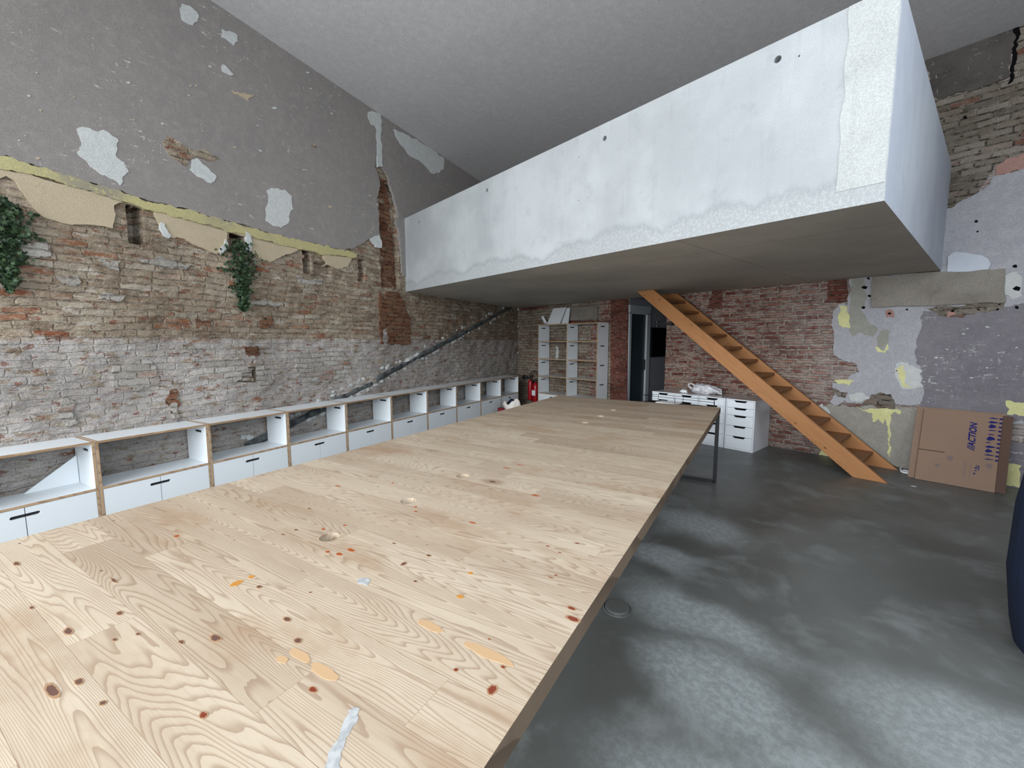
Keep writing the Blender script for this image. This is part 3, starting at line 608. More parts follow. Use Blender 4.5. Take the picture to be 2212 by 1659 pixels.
tag(mb.build('ceiling', mat['ceiling'], fix=False), kind='structure')
# right wall and shopfront wall behind the camera, with their openings
def wall_open(name, axis, pos, a0, a1, z1, o0, o1, oz0, oz1, th=0.2):
    mb = MB()
    for (u0, u1, v0, v1) in [(a0, o0, 0, z1), (o1, a1, 0, z1), (o0, o1, 0, oz0), (o0, o1, oz1, z1)]:
        if axis == 'y': mb.box(u0, u1, pos - th, pos, v0, v1)
        else: mb.box(pos, pos + th, u0, u1, v0, v1)
    return tag(mb.build(name, mat['pl_light']), kind='structure')
wall_open('wall_front', 'y', -3.2, -3.85, 2.4, 4.87, -3.6, 1.6, 0.45, 4.25)
wall_open('wall_right', 'x', 2.4, -3.4, YW + 0.2, 4.78, -1.6, 2.8, 2.0, 4.2)
for nme, kind_ in (('window_1', 'y'), ('window_2', 'x')):
    root = D.objects.new(nme, None); C.objects.link(root); tag(root, kind='structure'); mb = MB()
    if kind_ == 'y':
        root.location = (-3.6, -3.3, 0.45)
        for x in (0.025, 1.3, 2.6, 3.9, 5.175): mb.bar((x, 0, 0), (x, 0, 3.8), 0.05)
        for z in (0.025, 3.775): mb.bar((0, 0, z), (5.2, 0, z), 0.05)
    else:
        root.location = (2.5, -1.6, 2.0)
        for y in (0.025, 1.46, 2.93, 4.375): mb.bar((0, y, 0), (0, y, 2.2), 0.05)
        for z in (0.025, 2.175): mb.bar((0, 0, z), (0, 4.4, z), 0.05)
    mb.build('window_frame', mat['steel'], root)

# ------------------------------------------------------------------ mezzanine box of cast concrete
MX0, MX1, MY0, ZB, ZT = -6.33, -0.468, 3.119, 2.27, 3.375
mz = thing('mezzanine', (MX1, MY0, ZB), 'cantilevered cast concrete mezzanine box with a high parapet above the stairs', 'mezzanine')
L_ = MX1 - MX0; dY = YW - MY0
# front parapet, cut along the slanting left wall
mb = MB()
mb.box(-L_, 0, 0.0, 0.20, 0, ZT - ZB, [1, 0, 0, 2, 0, 0])
fp = mb.build('parapet_front', [mat['concrete'], mat['concrete_soffit'], mat['concrete_side']], mz)
def mzp(px, py): p = onplane(px, py, (0, MY0, 0), np.array([0, 1.0, 0])); return (p[0] - MX1, p[2] - ZB)
cut = MB()
for (x, y) in [(1680, 128), (1306, 299), (1052, 411), (905, 480)]:
    q = mzp(x, y); cut.tube([(q[0], -0.05, q[1]), (q[0], 0.10, q[1])], 0.021, 20)
for (x, y, r) in [(1726, 121, 0.006), (1250, 433, 0.006), (1250, 339, 0.005), (1755, 47, 0.005), (1240, 236, 0.004)]:
    q = mzp(x, y); cut.tube([(q[0], -0.05, q[1]), (q[0], 0.02, q[1])], r, 8)
cutter = cut.build('cut', mat['concrete']); cutter.location = mz.location; bpy.context.view_layer.update(); boolean_cut(fp, cutter)
# end column strip with exposed aggregate, and the thin shutter joints
s0 = mzp(1836, 20)[0]
mb = MB(); q = ragged([(s0, 0.0), (0.001, 0.0), (0.001, ZT - ZB), (s0, ZT - ZB)], 0.0, 0.02)
pts = [(s0 + mnoise.noise(Vector((z * 7, 1, 2))) * 0.012, z) for z in np.linspace(0.10, ZT - ZB, 40)]
mb.prism([(-0.004, 0.10), (-0.004, ZT - ZB)] + pts[::-1], 'y', -0.004, 0.05); mb.build('corner_strip', mat['concrete_rough'], mz)
mb = MB()
mb.box(-0.20, 0.0, 0.2, dY + 0.012, 0, ZT - ZB, [1, 0, 0, 2, 0, 0]); mb.build('parapet_side', [mat['concrete'], mat['concrete_soffit'], mat['concrete_side']], mz)
mb = MB(); xb = -7.48 - MX1
mb.prism([(-L_, 0.2), (-0.2, 0.2), (-0.2, dY + 0.012), (xb, dY + 0.012), (xb, dY)], 'z', 0.0, 0.25); mb.build('floor_slab', mat['concrete_soffit'], mz)
mb = MB()
for x in (mzp(1115, 560)[0], mzp(879, 560)[0]): MB().box(x, x + 0.006, -0.0025, 0.03, 0.02, ZT - ZB - 0.02).build('shutter_joint', mat['concrete_rough'], mz)
# pale grout haunch and the old lintel under the slab's landing on the wall
hb = BP([(2046, 596), (2048, 556), (2062, 545), (2092, 548), (2120, 552), (2136, 560), (2140, 572), (2134, 586), (2090, 592)])
mb = MB(); mb.prism(ragged(hb, 0.004, 0.03, True, 3), 'y', -0.05, 0.03); o = mb.build('bearing_grout', mat['concrete_side']); BACK.place(o)  # haunch takes the lit tone of the side face too
tag(o, 'pale grout pad on the wall at the right foot of the mezzanine', 'grout')
hb = BP([(1884, 612), (1888, 600), (2000, 590), (2172, 582), (2170, 654), (2100, 656), (1990, 662), (1884, 664)])
mb = MB(); mb.prism(ragged(hb, 0.005, 0.04, True, 5), 'y', -0.06, 0.03); o = mb.build('wall_lintel', mat['concrete_old'], bevel=0.004); BACK.place(o)
tag(o, 'long grey cast lintel in the plastered wall under the mezzanine corner', 'lintel')
hb = BP([(1227, 663), (1293, 662), (1293, 690), (1227, 693)])
mb = MB(); mb.prism(hb, 'y', -0.04, 0.03); o = mb.build('wall_lintel', mat['concrete_old'], bevel=0.004); BACK.place(o)
tag(o, 'short grey lintel in the brick above the bookcase', 'lintel')

# ------------------------------------------------------------------ old sloping pipe in its chase on the left wall
root = thing('drain_pipe', (0, 0, 0), 'old dark grey pipe running diagonally up the left brick wall', 'pipe'); LEFT.place(root)
def lpt(x, y, off=0.0): s_, z_ = LEFT.px(x, y); return (s_, off, z_)
ends = [((530, 965), (800, 829)), ((810, 822), (860, 794)), ((860, 794), (1116, 656))]
A_ = np.array(lpt(530, 966)); B_ = np.array(lpt(804, 827)); C_ = np.array(lpt(812, 820)); D_ = np.array(lpt(1116, 657))
for (a, b, r0, r1) in ((A_, B_, 0.065, 0.055), (C_, D_, 0.062, 0.055)):
    n = 40; path = []; rs = []
    for i in range(n + 1):
        t = i / n; p = a + (b - a) * t
        path.append((p[0], 0.036 + 0.008 * mnoise.noise(Vector((t * 9, 3, 1))), p[2] + 0.012 * mnoise.noise(Vector((t * 7, 1, 5)))))
        rs.append((r0 + (r1 - r0) * t) * (0.92 + 0.2 * mnoise.noise(Vector((t * 13, a[0], 2)))))
    MB().tube(path, rs, 12).build('pipe_section', mat['pipe'], root, smooth=True)
mb = MB()
for i in range(150):
    t = rnd.random(); p = A_ + (D_ - A_) * t; side = rnd.choice((-1, 1)); r = rnd.uniform(0.010, 0.032)
    c = Vector((p[0] + rnd.uniform(-.03, .03), 0.0, p[2] + side * rnd.uniform(0.06, 0.11)))
    if abs(t - 0.43) < 0.03: c.z = p[2]; r = 0.05
    bmx = bmesh.new(); bmesh.ops.create_icosphere(bmx, subdivisions=2, radius=1)
    vs = [c + Vector((v.co.x * r * 1.6, v.co.y * r * 0.2, v.co.z * r)) * (1 + 0.7 * mnoise.noise(v.co * 2.1 + c * 9)) for v in bmx.verts]
    mb.add(vs, [[v.index for v in f.verts] for f in bmx.faces]); bmx.free()
tag(mb.build('mortar_dabs', mat['pl_white'], root, smooth=True), kind='stuff')

# ------------------------------------------------------------------ ivy
def ivy(name, label, s_, z0, z1, wid, n, seed):
    r = random.Random(seed); root = thing(name, (0, 0, 0), label, 'ivy'); LEFT.place(root); root.location = LEFT.A + LEFT.d * s_ + np.array([0, 0, 0])
    mb = MB(); st = MB()
    for k in range(n):
        t = r.random() ** 0.8; z = z0 + (z1 - z0) * t
        ww = wid * 0.75 * (0.55 + 0.9 * math.sin(min(1, t * 2.4 + 0.15) * PI * 0.5)) * (1 - 0.93 * max(0, t - 0.25) / 0.75) * (1 + 0.3 * math.sin(t * 25 + seed))
        x = max(-1, min(1, r.gauss(0, 0.42))) * ww; y = -abs(r.gauss(0.02, 0.03)) - 0.02
        s = r.uniform(0.013, 0.025); a = r.uniform(0, 2 * PI); tilt = r.uniform(-0.7, 0.9)
        Mx = Matrix.Translation((x, y, z)) @ Matrix.Rotation(tilt, 4, 'X') @ Matrix.Rotation(r.uniform(-.8, .8), 4, 'Z') @ Matrix.Rotation(a, 4, 'Y')
        pr = [(0, 0.9), (0.35, 0.35), (0.95, 0.25), (0.5, -0.15), (0.55, -0.7), (0, -0.45), (-0.55, -0.7), (-0.5, -0.15), (-0.95, 0.25), (-0.35, 0.35)]
        vs = [Mx @ Vector((px * s, 0.15 * s * abs(px), pz * s)) for px, pz in pr] + [Mx @ Vector((0, 0.0, 0))]
        mb.add(vs, [(i, (i + 1) % 10, 10) for i in range(10)])
    for k in range(6):
        x0 = r.uniform(-.3, .3) * wid; L = (z1 - z0) * r.uniform(0.4, 1)
        st.tube([(x0 * (1 - i / 10) + 0.02 * math.sin(i + k), -0.03 - 0.01 * math.sin(i * 2), z0 + L * i / 10) for i in range(11)], 0.004, 5)
    mb.build('foliage', mat['ivy'], root, fix=False); st.build('stem', mat['stem'], root)
nv = LEFT.px(512, 520); nb = LEFT.px(516, 672)
ivy('hanging_ivy', 'tuft of dark ivy hanging from the second niche in the left brick wall', nv[0], nv[1], nb[1], 0.22, 900, 3)
ivy('hanging_ivy', 'dark ivy hanging down the left wall at the edge of the picture', LEFT.px(2, 500)[0], 2.5, 1.85, 0.17, 1000, 5)

# ------------------------------------------------------------------ low white cabinets along the left wall
UW, UH, UD, TH = 0.772, 0.742, 0.345, 0.018
def panel_v(mb, x, d, z0, z1, slot=None):      # upright board, front edge plywood; slot = z of a long hole
    mm = [1, 1, 1, 0, 1, 0]
    if slot is None: mb.box(x, x + TH, -d, 0, z0, z1, mm); return
    a, b = -d + 0.08, -d + 0.20
    mb.box(x, x + TH, -d, a, z0, z1, mm); mb.box(x, x + TH, b, 0, z0, z1, [1, 1, 0, 0, 1, 0])
    mb.box(x, x + TH, a, b, z0, slot - 0.011, [1, 0, 0, 0, 0, 0]); mb.box(x, x + TH, a, b, slot + 0.011, z1, [0, 1, 0, 0, 0, 0])
def lozenge(cx, cz, w_, h_, n=5, left=True, right=True):
    pts = []
    if right:
        for i in range(n + 1): a = -PI / 2 + PI * i / n; pts.append((cx + w_ / 2 - h_ / 2 + math.cos(a) * h_ / 2, cz + math.sin(a) * h_ / 2))
    else: pts += [(cx + w_ / 2, cz - h_ / 2), (cx + w_ / 2, cz + h_ / 2)]
    if left:
        for i in range(n + 1): a = PI / 2 + PI * i / n; pts.append((cx - w_ / 2 + h_ / 2 + math.cos(a) * h_ / 2, cz + math.sin(a) * h_ / 2))
    else: pts += [(cx - w_ / 2, cz + h_ / 2), (cx - w_ / 2, cz - h_ / 2)]
    return pts
WM = [mat['white'], mat['ply']]
def make_cabinet():
    root = thing('storage_cabinet', (0, 0, 0), '', 'cabinet', group='low white cabinets along the brick wall')
    g = 0.0015; cx_ = UW / 2
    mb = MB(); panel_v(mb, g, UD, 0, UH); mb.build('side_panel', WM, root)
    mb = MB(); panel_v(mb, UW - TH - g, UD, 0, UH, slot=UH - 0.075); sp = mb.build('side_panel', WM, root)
    mb = MB(); mb.box(UW - g - 0.007, UW - g - 0.004, -UD + 0.075, -UD + 0.205, UH - 0.09, UH - 0.06); mb.build('slot_shade', mat['dark'], sp)  # dark backing, stands in for the shade inside the slot
    top = MB().box(TH + g, UW - TH - g, -UD, 0, UH - TH, UH, [0, 0, 1, 0, 1, 0]).build('top_panel', WM, root)
    MB().box(TH + g, UW - TH - g, -UD, 0, UH / 2 - TH / 2, UH / 2 + TH / 2, [0, 0, 1, 0, 1, 0]).build('shelf', WM, root)
    MB().box(TH + g, UW - TH - g, -UD, 0, 0.02, 0.02 + TH, [0, 0, 1, 0, 1, 0]).build('bottom_panel', WM, root)
    MB().box(TH + g, UW - TH - g, -0.012, -0.004, 0.04, UH / 2 - TH / 2).build('back_panel', mat['white'], root)
    MB().box(cx_ - 0.02, cx_ + 0.02, -UD + 0.019, -UD + 0.022, 0.04, UH / 2 - TH / 2).build('door_gap_shade', mat['dark'], root)  # dark strip behind the doors, paints the shade in their gap
    z0, z1 = 0.04, UH / 2 - TH / 2 - 0.003; cx = UW / 2; hz = z1 - 0.055
    for sgn in (-1, 1):
        x0, x1 = (TH + g + 0.003, cx - 0.0022) if sgn < 0 else (cx + 0.0022, UW - TH - g - 0.002)
        e = x1 if sgn < 0 else x0; hw = 0.070; hh = 0.0115
        arc = [(e + sgn * (hw - hh + math.cos(a) * hh), hz + math.sin(a) * hh) for a in [-PI / 2 + PI * i / 6 for i in range(7)]] if sgn > 0 else [(e - (hw - hh + math.cos(a) * hh), hz + math.sin(a) * hh) for a in [-PI / 2 + PI * i / 6 for i in range(7)]]
        if sgn < 0: pts = [(x0, z0), (x1, z0), (x1, hz - hh)] + arc + [(x1, hz + hh), (x1, z1), (x0, z1)]
        else: pts = [(x1, z0), (x0, z0), (x0, hz - hh)] + arc + [(x0, hz + hh), (x0, z1), (x1, z1)]
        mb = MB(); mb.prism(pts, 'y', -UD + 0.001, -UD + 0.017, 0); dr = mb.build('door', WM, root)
        mb = MB(); mb.box(min(e, e + sgn * (hw + 0.008)), max(e, e + sgn * (hw + 0.008)), -UD + 0.0172, -UD + 0.0185, hz - hh - 0.006, hz + hh + 0.006); mb.build('slot_shade', mat['dark'], dr)  # dark backing painted as shade in the door cut-out
    return root
cab0 = make_cabinet()
CAB = Wall(LEFT.A, LEFT.d)
names = ['eleventh', 'tenth', 'ninth', 'eighth', 'seventh', 'sixth', 'fifth', 'fourth', 'third', 'second', 'first']
labels = {0: 'low white plywood cabinet at the far end of the row, behind the cloth bag', 1: 'white plywood cabinet second from the far end of the row under the brick wall', 2: 'white plywood cabinet third from the far end of the row under the brick wall',
          3: 'white plywood cabinet fourth from the far end of the row under the sloping pipe', 4: 'white plywood cabinet right where the sloping pipe leaves the cabinet tops', 5: 'white plywood cabinet fifth from the left, foot of the sloping pipe on its top',
          6: 'white plywood cabinet fourth from the left in the row, pipe seen through its open back', 7: 'white plywood cabinet third from the left, pale render seen through its open shelf', 8: 'white plywood cabinet second from the left with its whole door pair in view',
          9: 'nearest white plywood cabinet at the left picture edge, holding a triangular board'}
cabs = {}
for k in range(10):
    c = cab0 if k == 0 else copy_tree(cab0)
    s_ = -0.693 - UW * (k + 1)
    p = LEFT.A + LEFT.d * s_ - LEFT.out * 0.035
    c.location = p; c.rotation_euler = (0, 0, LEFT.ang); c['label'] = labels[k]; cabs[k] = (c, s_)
# triangular board inside the nearest unit
c9 = cabs[9][1]
p = LEFT.A + LEFT.d * (c9 + UW) - LEFT.out * 0.04
mb = MB(); mb.prism([(-TH - 0.005, 0.0), (-TH - 0.005, 0.22), (-0.32, 0.0)], 'y', -0.03, -0.018, 0); o = mb.build('triangular_board', mat['white']); o.location = (p[0], p[1], UH / 2 + TH / 2); o.rotation_euler = (0, 0, LEFT.ang)
tag(o, 'white triangular board offcut standing inside the nearest low cabinet', 'board')

# ------------------------------------------------------------------ tall bookcase on the back wall
BX = [-6.411 - TH, -5.625, -4.857 - TH]; BD = 0.325; BH = 1.85; rows = [0.02, 0.385, 0.752, 1.118, 1.484, BH - TH]
bk = thing('bookcase', (0, YW - 0.03, 0), 'tall white and plywood bookcase with open back on the brick end wall', 'bookcase')
WD = [mat['white_dim'], mat['ply']]
for i, x in enumerate(BX):
    mb = MB(); mb.box(x, x + TH, -BD, 0, 0, BH, [1, 1, 1, 0, 1, 0]); sp = mb.build('side_panel', WD, bk)
    for j in range(5):
        zt = (rows[j + 1] if j < 4 else BH) - 0.075
        MB().box(x + TH, x + TH + 0.0015, -BD + 0.085, -BD + 0.205, zt - 0.010, zt + 0.010).build('slot_shade', mat['dark'], sp)  # slots drawn as dark patches in place of shaded holes
for i in range(2):
    for j, z in enumerate(rows):
        MB().box(BX[i] + TH, BX[i + 1], -BD, 0, z, z + TH, [0, 0, 1, 0, 1, 0]).build('top_panel' if j == 5 else 'shelf', WD, bk)
    mid = (BX[i] + TH + BX[i + 1]) / 2
    for (a, b) in ((BX[i] + TH + 0.002, mid - 0.001), (mid + 0.001, BX[i + 1] - 0.002)):
        dr = MB().box(a, b, -BD + 0.001, -BD + 0.017, 0.04, 0.383).build('door', mat['white'], bk)
        e = b if b < mid else a
        MB().box(min(e, e + (0.05 if e > mid - 0.0005 else -0.05)), max(e, e + (0.05 if e > mid - 0.0005 else -0.05)), -BD - 0.001, -BD + 0.001, 0.32, 0.34).build('slot_shade', mat['dark'], dr)  # door cut-out drawn as a dark patch of shade
# boards and a paper roll on top of the bookcase
def lean_board(x0, x1, z0, h, y0, y1, skew, th, label, m_='white_dim'):
    mb = MB(); vs = []
    for dy in (0, th):
        vs += [(x0, y0 + dy, z0), (x1, y0 + dy, z0), (x1 + skew, y1 + dy, z0 + h), (x0 + skew, y1 + dy, z0 + h)]
    mb.add(vs, [(0, 1, 2, 3), (7, 6, 5, 4), (0, 4, 5, 1), (1, 5, 6, 2), (2, 6, 7, 3), (3, 7, 4, 0)])
    return tag(mb.build('white_board', mat[m_]), label, 'board', 'white boards on the bookcase')
lean_board(-6.30, -5.94, BH, 0.34, 6.44, 6.53, 0.10, 0.016, 'larger white board leaning in front on top of the bookcase')
lean_board(-6.12, -5.78, BH, 0.33, 6.53, 6.58, 0.0, 0.016, 'rear white board leaning behind the larger one on top of the bookcase')
mb = MB(); a = Vector((-6.395, 6.52, BH + 0.032)); b = Vector((-6.53, 6.55, BH + 0.175))
mb.tube([a, b], 0.032, 16); tag(mb.build('paper_roll', mat['paper'], bevel=0.003), 'small white paper roll tilted at the left end of the bookcase top', 'roll')

# ------------------------------------------------------------------ fire extinguishers on the end wall
def extinguisher(x, z0, h, r, label, kind):
    root = thing('fire_extinguisher', (x, YW - 0.03 - r - 0.02, z0), label, 'fire extinguisher', group='red fire extinguishers on the end wall')
    MB().lathe([(r * 0.9, 0), (r, 0.015), (r, h * 0.78), (r * 0.85, h * 0.87), (r * 0.4, h * 0.95), (r * 0.32, h)], 20).build('cylinder', mat['red'], root, smooth=True)
    mb = MB(); mb.tube([(0, 0, h), (0, 0, h + 0.05)], 0.018, 10); mb.box(-0.01, 0.08, -0.012, 0.012, h + 0.03, h + 0.045); mb.box(-0.01, 0.085, -0.012, 0.012, h + 0.06, h + 0.072); mb.build('valve', mat['dark'], root)
    if kind == 'horn':
        mb = MB(); mb.tube([(0, 0, h + 0.03), (-0.07, -0.01, h + 0.02), (-0.10, -0.01, h + 0.01)], 0.012, 8); mb.tube([(-0.09, -0.01, h + 0.01), (-0.2, -0.02, h + 0.015)], [0.025, 0.05], 14); mb.build('horn', mat['dark'], root, smooth=True)
    else:
        pts = [(0.0, 0, h + 0.02)] + [(-0.02 + 0.13 * math.cos(a), -0.03, h + 0.11 + 0.14 * math.sin(a)) for a in np.linspace(-1.9 - PI * 0.2, -1.9 - PI * 1.5, 14)] + [(0.11, -0.02, h - 0.1), (0.075, -0.02, h * 0.3)]
        mb = MB(); mb.tube(pts, 0.010, 8); mb.build('hose', mat['dark'], root, smooth=True)
        MB().box(-r * 0.7, r * 0.7, -r - 0.002, -r * 0.7, h * 0.35, h * 0.6).build('label_plate', mat['paper'], root)
    MB().box(-0.03, 0.03, r, r + 0.05, h * 0.5, h * 0.9).build('bracket', mat['dark'], root)
    return root
extinguisher(-6.93, 0.16, 0.50, 0.055, 'red gas extinguisher with black horn, hung left on the end wall', 'horn')
extinguisher(-6.745, 0.12, 0.47, 0.068, 'red extinguisher with looped black hose, hung beside the bookcase', 'hose')

# ------------------------------------------------------------------ cloth bag on the floor by the far cabinets
root = thing('cloth_bag', (-6.02, 5.22, 0), 'slumped off-white cloth bag with navy and red inside by the far cabinet', 'bag')
mb = MB(); seg = 28; prof = [(0.12, 0.0), (0.16, 0.05), (0.17, 0.14), (0.16, 0.22), (0.155, 0.29), (0.14, 0.345), (0.125, 0.36), (0.105, 0.34), (0.10, 0.26)]
vs = []
for j, (r, z) in enumerate(prof):
    for k in range(seg):
        a = 2 * PI * k / seg; n_ = 1 + 0.4 * mnoise.noise(Vector((math.cos(a) * 1.6, math.sin(a) * 1.6, z * 8))) + 0.10 * math.sin(a * 6 + z * 16)
        vs.append((r * n_ * math.cos(a) * 1.1, r * n_ * math.sin(a) * 0.8, max(0, z + (0.11 * mnoise.noise(Vector((math.cos(a) * 1.6, math.sin(a) * 1.6, 4))) if j > 3 else 0))))
fs = [(i * seg + k, i * seg + (k + 1) % seg, (i + 1) * seg + (k + 1) % seg, (i + 1) * seg + k) for i in range(len(prof) - 1) for k in range(seg)] + [list(range(seg))[::-1]]
mb.add(vs, fs); mb.build('cloth', mat['canvas'], root, smooth=True)
mb = MB(); mb.tube([(-0.06, -0.02, 0.30), (0.0, 0, 0.345), (0.06, -0.02, 0.33), (0.08, -0.03, 0.28)], [0.05, 0.06, 0.05, 0.03], 12); mb.build('navy_lining', mat['navy'], root, smooth=True)
mb = MB(); mb.tube([(-0.14, -0.16, 0.0), (-0.12, -0.17, 0.22)], [0.05, 0.07], 10); mb.build('red_panel', mat['red_cloth'], root, smooth=True)

# ------------------------------------------------------------------ the long pine table
TZ = 0.81; TW = 1.86
FRc = onz(1557, 880, TZ); FLc = onz(1205, 855, TZ); NRc = onz(1045, 1659, TZ)
ldir = FRc - NRc; ldir /= np.linalg.norm(ldir)                  # towards the far end
TL = float(np.linalg.norm(FRc - NRc)) + 0.62
wdir = np.array([ldir[1], -ldir[0], 0])                         # towards the right edge
cen = FRc - wdir * TW / 2 - ldir * TL / 2
tab = thing('work_table', (cen[0], cen[1], 0), 'huge solid pine work table on black steel frames filling the foreground', 'table', math.atan2(wdir[1], wdir[0]))
def tl(x, y):                                                   # photo pixel on the table top -> table frame
    p = onz(x, y, TZ) - cen; return (float(p @ wdir), float(p @ ldir))
TT = 0.055; hw = TW / 2; hl = TL / 2
mb = MB(); mb.box(-hw, hw, -hl, hl, TZ - TT, TZ, [0, 0, 1, 1, 1, 1])
top = mb.build('tabletop', [mat['table'], mat['table_edge'], mat['orange'], mat['amber'], mat['knotred'], mat['knotdark'], mat['tanspot'], mat['ghost'], mat['knotring']], tab)
cut = MB()
for (x, y) in [(1000, 1028), (882, 1082), (712, 1160), (1263, 913), (1297, 899), (1324, 886)]:
    q = tl(x, y); cut.tube([(q[0], q[1], TZ - TT - 0.02), (q[0], q[1], TZ + 0.02)], 0.034, 32, 1)
cutter = cut.build('cut', [mat['table'], mat['table']]); cutter.matrix_world = tab.matrix_basis.copy()
bpy.context.view_layer.update(); boolean_cut(top, cutter)
# resin drops, knots and ghost smears that can be pointed at
mk = MB()
def spot(x, y, a, b, mi, n=26, rough_=0.18, rot=0.0):          # a along the grain, b across, metres
    q = tl(x, y); pts = []
    for i in range(n):
        t = 2 * PI * i / n; r = 1 + rough_ * mnoise.noise(Vector((math.cos(t) * 1.7 + x, math.sin(t) * 1.7 + y, 1))) * 2
        k_ = 0.5 if mi in (2, 3, 6) else 0.85
        X = k_ * a * r * math.cos(t); Y = k_ * b * r * math.sin(t)
        pts.append((q[0] + X * math.cos(rot) - Y * math.sin(rot), q[1] + X * math.sin(rot) + Y * math.cos(rot)))
    k = len(mk.v) * 1e-7
    mk.prism(pts, 'z', TZ - 0.001, TZ + 0.0004 + k, mi)
for (x, y, a, b, mi) in [(698, 1143, .010, .007, 0), (745, 1135, .009, .005, 0), (708, 1192, .010, .007, 0), (733, 1197, .015, .008, 0), (758, 1188, .018, .008, 0), (898, 1095, .009, .006, 0), (898, 1105, .009, .006, 0), (1094, 1011, .03, .006, 0), (1123, 1004, .03, .005, 0), (1156, 1070, .022, .009, 0),
                         (1020, 1129, .02, .006, 0), (382, 1158, .012, .008, 0), (730, 1050, .02, .006, 0), (848, 1043, .012, .006, 0),
                         (512, 1260, .014, .022, 1), (543, 1246, .010, .010, 1), (994, 1289, .013, .009, 1), (1016, 1238, .010, .007, 1),
                         (1235, 1314, .018, .011, 2), (1238, 1337, .030, .015, 2), (1064, 1490, .015, .020, 2), (1247, 1174, .014, .008, 2), (1183, 1180, .012, .006, 2), (1209, 1194, .011, .005, 2), (1201, 1243, .008, .006, 2), (1190, 1248, .016, .004, 2), (676, 1490, .016, .010, 2), (440, 1545, .016, .010, 2), (1087, 1441, .009, .006, 2), (1057, 1381, .005, .004, 2), (985, 1447, .008, .008, 2),
                         (872, 1218, .012, .018, 3), (926, 1200, .016, .009, 3), (851, 1174, .012, .006, 3), (644, 1384, .017, .012, 3), (639, 1145, .016, .008, 3), (611, 1155, .013, .006, 3), (668, 1099, .016, .008, 3), (466, 1378, .026, .014, 3), (170, 1473, .020, .010, 3), (148, 1364, .030, .012, 3), (258, 1325, .018, .010, 3), (392, 1387, .015, .007, 3), (248, 1382, .012, .006, 3), (298, 1370, .010, .006, 3), (112, 1492, .05, .012, 3), (36, 1218, .03, .010, 3), (246, 1254, .035, .006, 3), (620, 1338, .020, .010, 3), (560, 1268, .014, .010, 3), (222, 1519, .012, .008, 3), (68, 1313, .014, .006, 3),
                         (897, 1256, .010, .007, 3), (670, 1280, .006, .005, 3)]:
    if mi in (2, 3): spot(x, y, a * 1.45, b * 1.35, 6, 26, 0.1)
    spot(x, y, a, b, mi)
for (x, y, a, b) in [(928, 1352, .050, .014), (1055, 1412, .075, .016), (648, 1416, .040, .012), (700, 1450, .050, .014), (610, 1425, .02, .010)]: spot(x, y, a, b, 4, rough_=0.12)
spot(786, 1256, .028, .016, 5, 40, 0.22); mk.prism(ragged([tl(*p) for p in [(768, 1520), (778, 1524), (770, 1560), (745, 1600), (735, 1659), (728, 1680), (704, 1680), (708, 1645), (718, 1615), (735, 1580), (752, 1545)]], 0.004, 0.008, True, 5, 30), 'z', TZ - 0.001, TZ + 0.0006, 5)
bmx = bmesh.new(); bmx.from_mesh(top.data); tmp = D.meshes.new('marks'); tmp.from_pydata(mk.v, [], mk.f); tmp.polygons.foreach_set('material_index', [k + 2 for k in mk.mi]); tmp.update()
bmx.from_mesh(tmp); bmx.to_mesh(top.data); bmx.free()
# steel frames
for i, y in enumerate((hl - 0.03, 0.55, -hl + 0.5)):
    mb = MB(); X = hw - 0.022; t = 0.035
    mb.bar((-X, y, 0), (-X, y, TZ - TT), t); mb.bar((X, y, 0), (X, y, TZ - TT), t)
    mb.bar((-X, y, t / 2), (X, y, t / 2), t); mb.bar((-X, y, TZ - TT - t / 2), (X, y, TZ - TT - t / 2), t)
    if i != 1: mb.build('leg_frame', mat['steel'], tab)
mb = MB()
for x in (-hw + 0.12, hw - 0.35): mb.box(x - 0.02, x + 0.02, -hl + 0.5, hl - 0.05, TZ - TT - 0.04, TZ - TT)
mb.build('rail', mat['steel'], tab)
# round floor socket below the right edge
q = onz(1333, 1314, 0.0); mb = MB(); mb.lathe([(0.082, 0), (0.082, 0.004), (0.074, 0.006), (0.072, 0.002), (0.068, 0.002), (0.067, 0.012), (0.064, 0.014), (0.0, 0.014)], 40)
o = mb.build('floor_socket', mat['floor'], smooth=False); o.location = (q[0] + 0.0, q[1], 0)
tag(o, 'round concrete-grey floor socket cover under the table edge', 'floor socket')

